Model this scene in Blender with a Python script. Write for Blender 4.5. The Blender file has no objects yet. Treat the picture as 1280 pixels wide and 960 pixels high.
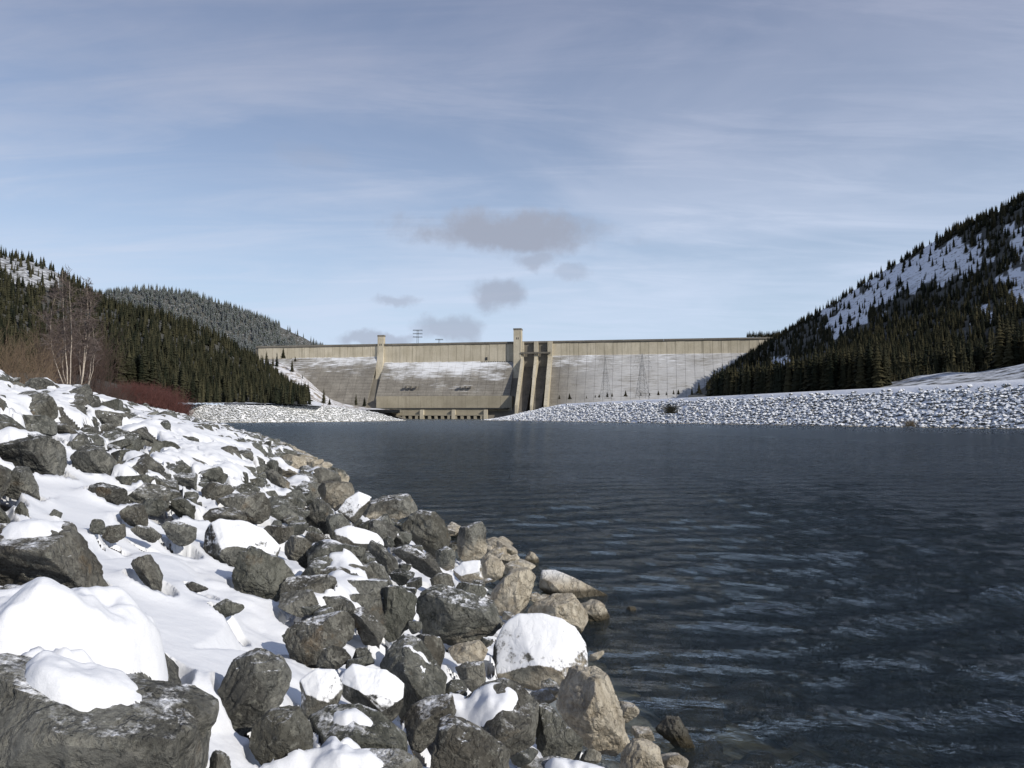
import bpy, math, random
import numpy as np
from mathutils import Vector, Matrix
from mathutils.bvhtree import BVHTree
random.seed(7); RNG = np.random.default_rng(7)
SC = bpy.context.scene
COL = SC.collection

# ------------------------------------------------------------------ camera, sky, sun, exposure
F = 1005.0; CAMZ = 3.2; HOR = 521.5
PITCH = math.atan((HOR - 480.0) / F)
cd = bpy.data.cameras.new('camera'); cam = bpy.data.objects.new('camera', cd); COL.objects.link(cam)
cd.sensor_width = 36.0; cd.lens = F / 1280.0 * 36.0; cd.clip_start = 0.05; cd.clip_end = 20000
cam.location = (0, 0, CAMZ); cam.rotation_euler = (math.pi / 2 + PITCH, 0, 0)
SC.camera = cam
SC.view_settings.view_transform = 'Standard'; SC.view_settings.look = 'None'
SC.view_settings.exposure = 0.25; SC.view_settings.gamma = 1.0
SC.cycles.max_bounces = 6; SC.cycles.transparent_max_bounces = 12

SUN_AZ = math.radians(128)      # clockwise from the view direction (+Y): behind and to the right
SUN_EL = math.radians(28)
sd = Vector((math.sin(SUN_AZ) * math.cos(SUN_EL), math.cos(SUN_AZ) * math.cos(SUN_EL), math.sin(SUN_EL)))
sl = bpy.data.lights.new('sun', 'SUN'); sl.energy = 3.15; sl.angle = math.radians(0.5); sl.color = (1.0, 0.93, 0.82)
so = bpy.data.objects.new('sun', sl); COL.objects.link(so)
so.rotation_euler = (-sd).to_track_quat('-Z', 'Y').to_euler(); so.location = (60, -30, 60)

def ray(px, py):
    dx, dv = (px - 640.0) / F, (480.0 - py) / F
    c, s = math.cos(PITCH), math.sin(PITCH)
    return (dx, c - dv * s, s + dv * c)
def pt(px, py, Y):
    d = ray(px, py); t = Y / d[1]
    return Vector((d[0] * t, Y, CAMZ + d[2] * t))
def zat(py, Y): return pt(640, py, Y).z
def proj(X, Y, Z):
    c, s = math.cos(PITCH), math.sin(PITCH)
    Z = Z - CAMZ
    dep = Y * c + Z * s; up = -Y * s + Z * c
    return 640 + F * X / dep, 480 - F * up / dep

# ------------------------------------------------------------------ node helpers
class NT:
    def __init__(s, nt): s.nt = nt
    def n(s, t, **kw):
        nd = s.nt.nodes.new(t)
        for k, v in kw.items():
            if k == 'ins':
                for a, b in v.items():
                    if hasattr(b, 'links') and hasattr(b, 'node'): s.nt.links.new(b, nd.inputs[a])
                    else: nd.inputs[a].default_value = b
            else: setattr(nd, k, v)
        return nd
    def link(s, a, b): s.nt.links.new(a, b)
    def math(s, op, a, b=None, c=None, clamp=False):
        nd = s.nt.nodes.new('ShaderNodeMath'); nd.operation = op; nd.use_clamp = clamp
        for i, v in enumerate((a, b, c)):
            if v is None: continue
            if hasattr(v, 'links'): s.nt.links.new(v, nd.inputs[i])
            else: nd.inputs[i].default_value = v
        return nd.outputs[0]
    def mix(s, f, a, b, blend='MIX'):
        nd = s.nt.nodes.new('ShaderNodeMix'); nd.data_type = 'RGBA'; nd.blend_type = blend; nd.clamp_factor = True
        for i, v in ((0, f), (6, a), (7, b)):
            if hasattr(v, 'links'): s.nt.links.new(v, nd.inputs[i])
            else: nd.inputs[i].default_value = v if i == 0 else (tuple(v) + (1,) if len(v) == 3 else v)
        return nd.outputs[2]
    def ramp(s, v, lo, hi, a=0.0, b=1.0, smooth=True):
        nd = s.nt.nodes.new('ShaderNodeMapRange'); nd.interpolation_type = 'SMOOTHSTEP' if smooth else 'LINEAR'
        s.nt.links.new(v, nd.inputs[0])
        for i, x in ((1, lo), (2, hi), (3, a), (4, b)): nd.inputs[i].default_value = x
        return nd.outputs[0]
    def noise(s, vec, scale, detail=4, rough=0.55, dist=0.0):
        nd = s.nt.nodes.new('ShaderNodeTexNoise')
        if vec is not None: s.nt.links.new(vec, nd.inputs['Vector'])
        nd.inputs['Scale'].default_value = scale; nd.inputs['Detail'].default_value = detail
        nd.inputs['Roughness'].default_value = rough; nd.inputs['Distortion'].default_value = dist
        return nd.outputs[0]
    def vscale(s, vec, sx, sy, sz, loc=(0, 0, 0), rot=(0, 0, 0)):
        nd = s.nt.nodes.new('ShaderNodeMapping'); s.nt.links.new(vec, nd.inputs[0])
        nd.inputs['Scale'].default_value = (sx, sy, sz); nd.inputs['Location'].default_value = loc
        nd.inputs['Rotation'].default_value = rot
        return nd.outputs[0]

# ------------------------------------------------------------------ world
w = bpy.data.worlds.new('World'); SC.world = w; w.use_nodes = True
N = NT(w.node_tree); w.node_tree.nodes.clear()
sky = N.n('ShaderNodeTexSky', sky_type='NISHITA', sun_disc=False, sun_elevation=SUN_EL, sun_rotation=SUN_AZ,
          altitude=400, air_density=1.0, dust_density=0.6, ozone_density=1.6)
tc = N.n('ShaderNodeTexCoord').outputs['Generated']
sep = N.n('ShaderNodeSeparateXYZ', ins={0: tc}); zz = N.math('MAXIMUM', sep.outputs[2], 0.0)
# thin cirrus on a plane high above: direction / (z + k)
den = N.math('ADD', zz, 0.12)
cx = N.math('DIVIDE', sep.outputs[0], den); cy = N.math('DIVIDE', sep.outputs[1], den)
cv = N.n('ShaderNodeCombineXYZ', ins={0: cx, 1: cy, 2: 0.0}).outputs[0]
c1 = N.noise(N.vscale(cv, 0.55, 0.8, 1, rot=(0, 0, 0.35)), 1.0, 7, 0.55, 0.6)
c2 = N.noise(N.vscale(cv, 1.2, 4.5, 1, rot=(0, 0, -0.25), loc=(3, 1, 0)), 0.8, 8, 0.62, 0.9)
cir = N.math('ADD', N.math('MULTIPLY', N.ramp(c1, 0.40, 0.60), 0.60), N.math('MULTIPLY', N.ramp(c2, 0.40, 0.68), 0.45))
base = N.mix(1.0, sky.outputs[0], (1.0, 1.0, 1.05), 'MULTIPLY')
hz = N.ramp(zz, 0.0, 0.62, 1.0, 0.0)
cloudc = N.mix(hz, (2.3, 2.62, 3.85), (6.0, 6.9, 8.6))
skyc = N.mix(N.math('ADD', N.math('MULTIPLY', cir, 0.62), 0.38), base, cloudc)
skyc = N.mix(N.ramp(zz, -0.02, 0.34, 0.66, 0.0), skyc, (5.3, 6.5, 8.1))
# low grey cumulus scraps over the valley head
warp = N.n('ShaderNodeTexNoise', ins={'Vector': tc, 'Scale': 9.0, 'Detail': 6.0, 'Roughness': 0.6})
wv = N.n('ShaderNodeVectorMath', operation='MULTIPLY_ADD', ins={0: warp.outputs['Color'], 1: (0.11, 0.0, 0.075), 2: tc}).outputs[0]
fine = N.noise(tc, 22, 5, 0.6)
mask = None
def scrap(px, py, wx, wz, k, tilt=0.0):
    global mask
    d = Vector(ray(px, py)).normalized() + Vector((0.055, 0, 0.0375))
    sb = N.n('ShaderNodeVectorMath', operation='SUBTRACT', ins={0: wv, 1: tuple(d)}).outputs[0]
    ss = N.n('ShaderNodeSeparateXYZ', ins={0: sb})
    a = N.math('DIVIDE', ss.outputs[0], wx / F)
    zt = N.math('ADD', ss.outputs[2], N.math('MULTIPLY', ss.outputs[0], tilt))
    b = N.math('DIVIDE', zt, wz / F)
    r = N.math('SQRT', N.math('ADD', N.math('MULTIPLY', a, a), N.math('MULTIPLY', b, b)))
    r = N.math('ADD', r, N.math('MULTIPLY', N.math('SUBTRACT', fine, 0.5), 1.3))
    m = N.math('MULTIPLY', N.ramp(r, 0.4, 1.1, 1.0, 0.0), k)
    front = N.ramp(sep.outputs[1], 0.0, 0.2)
    m = N.math('MULTIPLY', m, front)
    mask = m if mask is None else N.math('MAXIMUM', mask, m)
scrap(632, 290, 135, 30, 0.95, 0.08); scrap(672, 325, 38, 16, 0.6); scrap(730, 343, 30, 11, 0.35); scrap(745, 292, 30, 14, 0.3)
scrap(622, 370, 40, 20, 0.7); scrap(503, 378, 30, 10, 0.5); scrap(555, 410, 50, 18, 0.6); scrap(470, 423, 55, 10, 0.6); scrap(385, 190, 45, 18, 0.18)
skyc = N.mix(mask, skyc, (3.3, 3.65, 4.55))
bg = N.n('ShaderNodeBackground', ins={0: skyc, 1: 0.092})
wo = N.n('ShaderNodeOutputWorld'); N.link(bg.outputs[0], wo.inputs[0])

# ------------------------------------------------------------------ materials
def material(name):
    m = bpy.data.materials.new(name); m.use_nodes = True; m.node_tree.nodes.clear()
    n = NT(m.node_tree); out = n.n('ShaderNodeOutputMaterial')
    return m, n, out
def principled(n, out, color, rough=0.8, bump=None, bstr=0.3, bdist=0.02, spec=0.3):
    p = n.n('ShaderNodeBsdfPrincipled'); p.inputs['Specular IOR Level'].default_value = spec
    for k, v in (('Base Color', color), ('Roughness', rough)):
        if hasattr(v, 'links'): n.link(v, p.inputs[k])
        else: p.inputs[k].default_value = (tuple(v) + (1,)) if k == 'Base Color' else v
    if bump is not None:
        b = n.n('ShaderNodeBump', ins={'Strength': bstr, 'Distance': bdist, 'Height': bump}); n.link(b.outputs[0], p.inputs['Normal'])
    n.link(p.outputs[0], out.inputs[0]); return p
def simple(name, col, rough=0.8, var=0.25, scale=3.0, spec=0.3, bstr=0.2):
    m, n, o = material(name); g = n.n('ShaderNodeNewGeometry').outputs['Position']
    k = n.noise(g, scale, 6, 0.6); c = n.mix(n.ramp(k, 0.3, 0.7), [x * (1 - var) for x in col], [min(1, x * (1 + var)) for x in col])
    principled(n, o, c, rough, k, bstr, 0.02, spec); return m

def rock_material(name, frost_lo=0.62, frost=1.0, tan_top=0.5, tsc=1.0, dark=1.0, far=False):
    m, n, o = material(name)
    g = n.n('ShaderNodeNewGeometry'); pos = g.outputs['Position']
    oi = n.n('ShaderNodeObjectInfo'); rnd = oi.outputs['Random']
    ofs = n.n('ShaderNodeVectorMath', operation='ADD', ins={0: pos, 1: n.n('ShaderNodeCombineXYZ', ins={0: n.math('MULTIPLY', rnd, 37.0), 1: 0.0, 2: 0.0}).outputs[0]}).outputs[0]
    big = n.noise(ofs, 1.7 * tsc, 6, 0.6, 0.5); mid = n.noise(ofs, 7.0 * tsc, 8, 0.68, 0.3); fin = n.noise(ofs, 38.0 * tsc, 6, 0.7)
    vein = n.noise(n.vscale(ofs, 1, 1.6, 2.6, rot=(0.5, 0.7, 0.2)), 1.6 * tsc, 6, 0.55, 0.3)
    veinm = n.math('SUBTRACT', 1.0, n.ramp(n.math('ABSOLUTE', n.math('SUBTRACT', vein, 0.5)), 0.0, 0.010))
    vz = n.n('ShaderNodeTexVoronoi', feature='F1'); n.link(n.vscale(ofs, 1, 1, 1), vz.inputs['Vector']); vz.inputs['Scale'].default_value = 6.0 * tsc
    ca = (0.074 * dark, 0.076 * dark, 0.070 * dark); cb = (0.215 * dark, 0.218 * dark, 0.198 * dark)
    col = n.mix(n.ramp(big, 0.33, 0.66), ca, cb)
    col = n.mix(n.ramp(mid, 0.42, 0.68, 0.0, 0.7), col, (0.31 * dark, 0.305 * dark, 0.27 * dark))
    dmp = n.ramp(n.noise(ofs, 1.1 * tsc, 7, 0.65, 0.8), 0.50, 0.58)
    col = n.mix(n.math('MULTIPLY', dmp, 0.70), col, (0.052, 0.050, 0.045))
    col = n.mix(n.ramp(fin, 0.3, 0.56, 0.6, 0.0), col, (0.026, 0.026, 0.025))
    hue = n.ramp(rnd, 0.15, 0.95)
    col = n.mix(n.math('MULTIPLY', hue, 0.24), col, (0.15, 0.128, 0.09))
    grn = n.ramp(n.math('FRACT', n.math('MULTIPLY', rnd, 7.13)), 0.6, 1.0, 0.0, 0.3)
    col = n.mix(grn, col, (0.085, 0.105, 0.085))
    rust = n.math('MULTIPLY', n.ramp(n.noise(ofs, 2.6 * tsc, 5, 0.6), 0.60, 0.74), 0.5)
    col = n.mix(rust, col, (0.19, 0.125, 0.062))
    vsel = n.math('MULTIPLY', veinm, n.ramp(n.noise(ofs, 1.3 * tsc, 3, 0.5), 0.52, 0.62))
    col = n.mix(n.math('MULTIPLY', vsel, 0.30), col, (0.30, 0.29, 0.25))
    lich = n.noise(ofs, 15.0 * tsc, 5, 0.75, 0.4)
    col = n.mix(n.ramp(lich, 0.56, 0.62, 0.0, 0.6), col, (0.26, 0.26, 0.225))
    spk = n.noise(ofs, 120.0 * tsc, 3, 0.8)
    col = n.mix(n.ramp(spk, 0.28, 0.42, 0.55, 0.0), col, (0.02, 0.02, 0.019))
    sz = n.n('ShaderNodeSeparateXYZ', ins={0: pos}).outputs[2]
    # bleached mineral band left by the reservoir releases, then the wet strip at the water
    lz = n.math('ADD', sz, n.math('MULTIPLY', n.math('SUBTRACT', big, 0.5), 1.1))
    lz = n.math('ADD', lz, n.math('MULTIPLY', n.math('SUBTRACT', rnd, 0.5), 0.35))
    tan = n.ramp(lz, tan_top * 0.62, tan_top * 1.12, 1.0, 0.0)
    tcol = n.mix(n.ramp(mid, 0.3, 0.7), (0.36, 0.31, 0.235), (0.62, 0.57, 0.465))
    tcol = n.mix(n.ramp(fin, 0.3, 0.5, 0.45, 0.0), tcol, (0.16, 0.13, 0.09))
    col = n.mix(n.math('MULTIPLY', tan, 0.92), col, tcol)
    wet = n.ramp(n.math('ADD', sz, n.math('MULTIPLY', mid, -0.08)), -0.01, 0.06, 1.0, 0.0)
    col = n.mix(n.math('MULTIPLY', wet, 0.85), col, (0.045, 0.036, 0.018))
    # frost and dusted snow clinging to upward faces
    nz = n.n('ShaderNodeSeparateXYZ', ins={0: g.outputs['Normal']}).outputs[2]
    fr = n.math('ADD', nz, n.math('MULTIPLY', n.math('SUBTRACT', mid, 0.5), 1.3))
    fr = n.math('ADD', fr, n.math('MULTIPLY', n.math('SUBTRACT', fin, 0.5), 0.7))
    fr = n.ramp(fr, frost_lo, frost_lo + 0.28, 0.0, frost)
    fr = n.math('MULTIPLY', fr, n.ramp(sz, 0.12, 0.5))
    col = n.mix(fr, col, (0.80, 0.82, 0.85))
    rough = n.math('SUBTRACT', 0.86, n.math('MULTIPLY', wet, 0.55))
    rid = n.math('ABSOLUTE', n.math('SUBTRACT', n.noise(n.vscale(ofs, 1.3, 1, .8, rot=(.3, .9, .4)), 4.5 * tsc, 7, 0.6, 0.2), 0.5))
    h = n.math('ADD', n.math('MULTIPLY', mid, 0.8), n.math('MULTIPLY', fin, 0.30))
    h = n.math('ADD', h, n.math('MULTIPLY', n.ramp(rid, 0.0, 0.07), 0.35))
    h = n.math('ADD', h, n.math('MULTIPLY', n.math('MULTIPLY', vz.outputs['Distance'], -0.15), 1.0))
    h = n.math("MULTIPLY", h, n.math("SUBTRACT", 1.0, n.math("MULTIPLY", fr, 0.93)))
    h = n.math('ADD', h, n.math('MULTIPLY', fr, 0.55))
    principled(n, o, col, rough, h, 0.0 if far else 0.9, 0.085 / tsc, 0.25)
    return m
M_ROCK = rock_material('dark_riprap_rock', frost_lo=0.86, tan_top=0.62)
M_ROCK_TAN = rock_material('bleached_riprap_rock', frost_lo=1.25, frost=0.8, tan_top=1.8)
M_ROCK_DUST = rock_material('dusted_riprap_rock', frost_lo=0.12, tan_top=0.5)
M_ROCK_WET = rock_material('wet_brown_rock', frost_lo=3.0, tan_top=0.12)
M_ROCK_FAR = rock_material('far_riprap_rock', frost_lo=0.28, tan_top=0.3, tsc=0.5, dark=0.8, far=True)
M_ROCK_FARR = rock_material('far_frostier_riprap_rock', frost_lo=0.05, tan_top=0.3, tsc=0.5, dark=0.8, far=True)  # same rock tone as the left bank, frost reaching onto steeper faces

def snow_material(name, col=(0.77, 0.79, 0.825), gscale=1.0, bstr=0.35):
    m, n, o = material(name); pos = n.n('ShaderNodeNewGeometry').outputs['Position']
    a = n.noise(pos, 5 * gscale, 6, 0.55); b = n.noise(pos, 110 * gscale, 4, 0.7)
    h = n.math('ADD', a, n.math('MULTIPLY', b, 0.10))
    c = n.mix(n.ramp(b, 0.25, 0.6), [x * 0.93 for x in col], col)
    p = principled(n, o, c, 0.75, h, bstr * 1.5, 0.035 / gscale, 0.25)
    return m
M_SNOW = snow_material('fresh_snow')

m, n, o = material('snowy_hillside'); M_HILL = m
pos = n.n('ShaderNodeNewGeometry').outputs['Position']
k = n.noise(pos, 0.03, 8, 0.62); k2 = n.noise(n.vscale(pos, 1, 1, 2.5), 0.16, 6, 0.65)
c = n.mix(n.ramp(k, 0.28, 0.42, 0.7, 0.0), (0.74, 0.77, 0.82), (0.13, 0.11, 0.08))
c = n.mix(n.ramp(k2, 0.54, 0.66, 0.0, 0.85), c, (0.12, 0.10, 0.08))
br_ = n.n('ShaderNodeAttribute', attribute_name='brush').outputs['Fac']
c = n.mix(n.math('MULTIPLY', n.ramp(n.math('ADD', br_, n.math('MULTIPLY', n.math('SUBTRACT', k2, 0.5), 0.9)), 0.3, 0.6), 0.93), c, (0.038, 0.036, 0.022))  # dark forest floor: undergrowth together with shade painted into the colour
principled(n, o, c, 0.9, k2, 0.4, 2.0)
m, n, o = material('bed_stones'); M_BED = m
pos = n.n('ShaderNodeNewGeometry').outputs['Position']
v = n.n('ShaderNodeTexVoronoi', feature='F1'); n.link(pos, v.inputs['Vector']); v.inputs['Scale'].default_value = 2.2
c = n.mix(n.ramp(v.outputs['Distance'], 0.1, 0.55), (0.20, 0.15, 0.085), (0.04, 0.035, 0.025))
principled(n, o, c, 0.9, v.outputs['Distance'], 0.5, 0.1)
m, n, o = material('winter_ground'); M_GROUND = m
pos = n.n('ShaderNodeNewGeometry').outputs['Position']
k = n.noise(pos, 0.8, 8, 0.65)
c = n.mix(n.ramp(k, 0.42, 0.58), (0.11, 0.09, 0.06), (0.76, 0.78, 0.82)); principled(n, o, c, 0.9, k, 0.5, 0.1)

def foliage(name, a, b, frost=0.0, flo=0.3):
    m, n, o = material(name)
    at = n.n('ShaderNodeAttribute', attribute_name='tint'); oi = n.n('ShaderNodeObjectInfo')
    r = n.math('FRACT', n.math('ADD', at.outputs['Fac'], oi.outputs['Random']))
    c = n.mix(r, a, b)
    g = n.n('ShaderNodeNewGeometry'); k = n.noise(g.outputs['Position'], 0.35, 4, 0.6)
    c = n.mix(n.ramp(k, 0.3, 0.7, 0.0, 0.5), c, [x * 0.45 for x in a])
    if frost:
        nzz = n.math('ABSOLUTE', n.n('ShaderNodeSeparateXYZ', ins={0: g.outputs['Normal']}).outputs[2])
        k3 = n.noise(g.outputs['Position'], 0.25, 3, 0.6)
        f = n.math('MULTIPLY', n.ramp(n.math('ADD', nzz, n.math('SUBTRACT', k3, 0.5)), flo, flo + 0.5), frost)
        c = n.mix(f, c, (0.62, 0.66, 0.72))
    principled(n, o, c, 0.85, None, spec=0.1); return m
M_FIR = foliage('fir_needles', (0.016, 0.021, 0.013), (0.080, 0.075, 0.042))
M_FIR_R = foliage('shade_toned_fir_needles', (0.014, 0.019, 0.012), (0.075, 0.066, 0.034))  # shade of the right slope put into a slightly darker needle colour
M_FIR_F = foliage('frosted_fir_needles', (0.040, 0.052, 0.036), (0.065, 0.078, 0.055), 0.55, 0.2)
M_BARK = simple('fir_bark', (0.09, 0.065, 0.045))
m, n, o = material('birch_bark'); M_BIRCH = m
pos = n.n('ShaderNodeNewGeometry').outputs['Position']; k = n.noise(n.vscale(pos, 6, 6, 22), 1, 5, 0.6)
principled(n, o, n.mix(n.ramp(k, 0.56, 0.68), (0.46, 0.40, 0.33), (0.10, 0.08, 0.07)), 0.8)
M_TWIG = simple('birch_twig', (0.12, 0.095, 0.085)); M_RED = simple('red_osier_twig', (0.105, 0.043, 0.035)); M_TAN = simple('dry_twig', (0.16, 0.115, 0.075))
M_BROWN = simple('alder_twig', (0.075, 0.05, 0.040)); M_GRASS = simple('dry_grass', (0.26, 0.20, 0.12))
M_STEEL = simple('grey_steel', (0.16, 0.17, 0.18), 0.5); M_DARK = simple('dark_steel', (0.045, 0.048, 0.05), 0.5)

def concrete(name, a, b, streak=0.5, snow=0.0, lines=0.0):
    m, n, o = material(name)
    tcn = n.n('ShaderNodeTexCoord'); ob = tcn.outputs['Object']
    pos = n.n('ShaderNodeNewGeometry').outputs['Position']; rnd = n.n('ShaderNodeObjectInfo').outputs['Random']
    k = n.noise(pos, 0.05, 6, 0.6); st = n.noise(n.vscale(pos, 0.35, 0.35, 0.012), 1.0, 6, 0.65); fi = n.noise(pos, 0.5, 5, 0.65)
    c = n.mix(n.ramp(k, 0.3, 0.7), a, b)
    c = n.mix(n.math('MULTIPLY', n.ramp(st, 0.5, 0.72), streak), c, [x * 0.42 for x in a])
    c = n.mix(n.ramp(fi, 0.3, 0.55, 0.3, 0.0), c, [x * 0.6 for x in a])
    c = n.mix(n.math('MULTIPLY', rnd, 0.28), c, [x * 0.62 for x in a])
    sp = n.n('ShaderNodeSeparateXYZ', ins={0: pos})
    if lines:
        fr = n.math('FRACT', n.math('DIVIDE', sp.outputs[2], 2.9))
        ln = n.math('MULTIPLY', n.ramp(n.math('ABSOLUTE', n.math('SUBTRACT', fr, 0.5)), 0.32, 0.5), n.ramp(n.noise(n.vscale(pos, 0.02, 0.02, 0.4), 1, 3), 0.30, 0.52))
        c = n.mix(n.math('MULTIPLY', ln, lines), c, [x * 0.30 for x in a])
    if snow:
        # wind-packed snow clinging in courses: heavy under the crest left of the spillway, thin powder elsewhere
        h = n.noise(n.vscale(pos, 0.016, 0.02, 0.05), 1.0, 5, 0.6, 0.4)
        hs = n.noise(n.vscale(pos, 0.05, 0.05, 0.9), 1.0, 5, 0.7)
        hgt = n.ramp(sp.outputs[2], 45, 108, -0.30, 0.16)
        # the powerhouse bay collects more
        bay = n.math('MULTIPLY', n.ramp(sp.outputs[0], -262, -215), n.ramp(sp.outputs[0], -28, 0, 1.0, 0.0))
        rgt = n.ramp(sp.outputs[0], 60, 190, 0.0, 0.5)
        s1 = n.math('ADD', n.math('ADD', h, hgt), n.math('MULTIPLY', bay, 0.21))
        s1 = n.math('ADD', s1, n.math('MULTIPLY', n.math('SUBTRACT', hs, 0.5), 1.15))
        sm = n.ramp(s1, 0.54, 0.92, 0.0, snow)
        sm2 = n.math('MULTIPLY', n.ramp(n.math('ADD', hs, n.math('MULTIPLY', h, 0.4)), 0.45, 0.75), rgt)
        c = n.mix(n.math('MAXIMUM', sm, sm2), c, (0.80, 0.82, 0.85))
    principled(n, o, c, 0.88, fi, 0.3, 0.4, 0.2); return m
M_WALL = concrete('cream_concrete', (0.50, 0.45, 0.34), (0.62, 0.565, 0.45), 0.7)
M_FACE = concrete('weathered_lift_concrete', (0.22, 0.205, 0.18), (0.34, 0.32, 0.28), 0.45, 1.0, 0.85)
M_PARAPET = concrete('grey_parapet_concrete', (0.17, 0.158, 0.135), (0.24, 0.22, 0.185), 0.4)
M_POWER = concrete('powerhouse_concrete', (0.34, 0.305, 0.23), (0.42, 0.38, 0.29), 0.35)
M_GATE = simple('dark_gate_steel', (0.04, 0.042, 0.045), 0.6, scale=0.3)
M_CHUTE = concrete('chute_concrete', (0.10, 0.095, 0.085), (0.19, 0.175, 0.155), 0.9)

# ------------------------------------------------------------------ mesh helpers
def tag(o, label=None, cat=None, group=None, kind=None):
    if label: o['label'] = label
    if cat: o['category'] = cat
    if group: o['group'] = group
    if kind: o['kind'] = kind
    return o
def mesh_np(name, verts, faces, mat=None, smooth=False, tint=None):
    """faces: int array (n,3) or (n,4)"""
    verts = np.asarray(verts, np.float32); faces = np.asarray(faces, np.int32); k = faces.shape[1]
    me = bpy.data.meshes.new(name)
    me.vertices.add(len(verts)); me.vertices.foreach_set('co', verts.ravel())
    me.loops.add(faces.size); me.loops.foreach_set('vertex_index', faces.ravel())
    me.polygons.add(len(faces)); me.polygons.foreach_set('loop_start', np.arange(0, faces.size, k, dtype=np.int32))
    me.polygons.foreach_set('use_smooth', np.full(len(faces), smooth))
    if tint is not None:
        a = me.attributes.new('tint', 'FLOAT', 'POINT'); a.data.foreach_set('value', np.asarray(tint, np.float32))
    me.update(calc_edges=True)
    if mat: me.materials.append(mat)
    return me
def link(name, me, parent=None, loc=None):
    o = bpy.data.objects.new(name, me); COL.objects.link(o)
    if loc is not None: o.location = loc
    if parent is not None: o.parent = parent
    return o
def empty(name, loc=(0, 0, 0), rz=0.0):
    o = bpy.data.objects.new(name, None); COL.objects.link(o); o.location = loc; o.rotation_euler = (0, 0, rz); o.empty_display_size = 0.3
    return o
def copy_tree(o, loc, rz=0.0, sc=1.0):
    c = o.copy(); COL.objects.link(c); c.location = loc; c.rotation_euler = (0, 0, rz); c.scale = sc if hasattr(sc, '__len__') else (sc, sc, sc)
    for ch in o.children:
        d = ch.copy(); COL.objects.link(d); d.parent = c
    return c
class MB:
    def __init__(s): s.v = []; s.f = []
    def add(s, vs, fs):
        b = len(s.v); s.v += [tuple(x) for x in vs]; s.f += [tuple(b + i for i in f) for f in fs]
    def box(s, a, b):
        (x0, y0, z0), (x1, y1, z1) = a, b
        s.add([(x0, y0, z0), (x1, y0, z0), (x1, y1, z0), (x0, y1, z0), (x0, y0, z1), (x1, y0, z1), (x1, y1, z1), (x0, y1, z1)],
              [(0, 3, 2, 1), (4, 5, 6, 7), (0, 1, 5, 4), (1, 2, 6, 5), (2, 3, 7, 6), (3, 0, 4, 7)])
    def prism(s, u0, u1, prof):
        """prof: (v,z) outline; extruded along local x"""
        n = len(prof)
        s.add([(u0, v, z) for v, z in prof] + [(u1, v, z) for v, z in prof],
              [tuple(range(n)), tuple(range(2 * n - 1, n - 1, -1))] + [(i, i + n, (i + 1) % n + n, (i + 1) % n) for i in range(n)])
    def bar(s, p, q, r, r2=None, k=4):
        p, q = Vector(p), Vector(q); d = (q - p)
        if d.length < 1e-6: return
        d.normalize(); a = d.orthogonal().normalized(); b = d.cross(a); r2 = r if r2 is None else r2
        vs = [p + (a * math.cos(t) + b * math.sin(t)) * r for t in [2 * math.pi * i / k for i in range(k)]] + \
             [q + (a * math.cos(t) + b * math.sin(t)) * r2 for t in [2 * math.pi * i / k for i in range(k)]]
        s.add(vs, [(i, (i + 1) % k, (i + 1) % k + k, i + k) for i in range(k)] + [tuple(range(k - 1, -1, -1)), tuple(range(k, 2 * k))])
    def mesh(s, name, mat):
        me = bpy.data.meshes.new(name); me.from_pydata(s.v, [], s.f); me.materials.append(mat); me.update(); return me
    def build(s, name, mat, parent=None, loc=None): return link(name, s.mesh(name, mat), parent, loc)

def vnoise(p, seed=0):
    p = np.asarray(p, np.float64); i = np.floor(p).astype(np.int64); f = p - i; u = f * f * (3 - 2 * f); r = 0
    def h(a, b, c):
        x = (a * 374761393 + b * 668265263 + c * 2147483647 + seed * 974711) & 0xffffffff
        x = ((x ^ (x >> 13)) * 1274126177) & 0xffffffff; x = ((x ^ (x >> 16)) * 2246822519) & 0xffffffff
        return ((x ^ (x >> 15)) & 0xffffff) / 16777215.0
    for dx in (0, 1):
        wx = u[..., 0] if dx else 1 - u[..., 0]
        for dy in (0, 1):
            wy = u[..., 1] if dy else 1 - u[..., 1]
            for dz in (0, 1):
                wz = u[..., 2] if dz else 1 - u[..., 2]
                r = r + wx * wy * wz * h(i[..., 0] + dx, i[..., 1] + dy, i[..., 2] + dz)
    return r * 2 - 1
def fbm(p, o=4, seed=0, g=0.5):
    a = 1.0; s = 0; q = np.array(p, np.float64)
    for k in range(o): s = s + a * vnoise(q, seed + k); q = q * 2.03 + 11.3; a *= g
    return s
_ico = {}
def ico(level):
    if level in _ico: return _ico[level]
    t = (1 + 5 ** 0.5) / 2
    v = [(-1, t, 0), (1, t, 0), (-1, -t, 0), (1, -t, 0), (0, -1, t), (0, 1, t), (0, -1, -t), (0, 1, -t), (t, 0, -1), (t, 0, 1), (-t, 0, -1), (-t, 0, 1)]
    f = [(0, 11, 5), (0, 5, 1), (0, 1, 7), (0, 7, 10), (0, 10, 11), (1, 5, 9), (5, 11, 4), (11, 10, 2), (10, 7, 6), (7, 1, 8),
         (3, 9, 4), (3, 4, 2), (3, 2, 6), (3, 6, 8), (3, 8, 9), (4, 9, 5), (2, 4, 11), (6, 2, 10), (8, 6, 7), (9, 8, 1)]
    v = [np.array(x) / np.linalg.norm(x) for x in v]
    for _ in range(level):
        cache = {}; nf = []
        def mid(a, b):
            k = (min(a, b), max(a, b))
            if k not in cache:
                m_ = v[a] + v[b]; v.append(m_ / np.linalg.norm(m_)); cache[k] = len(v) - 1
            return cache[k]
        for a, b, c in f:
            x, y, z = mid(a, b), mid(b, c), mid(c, a); nf += [(a, x, z), (b, y, x), (c, z, y), (x, y, z)]
        f = nf
    _ico[level] = (np.array(v), np.array(f, np.int32)); return _ico[level]

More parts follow.
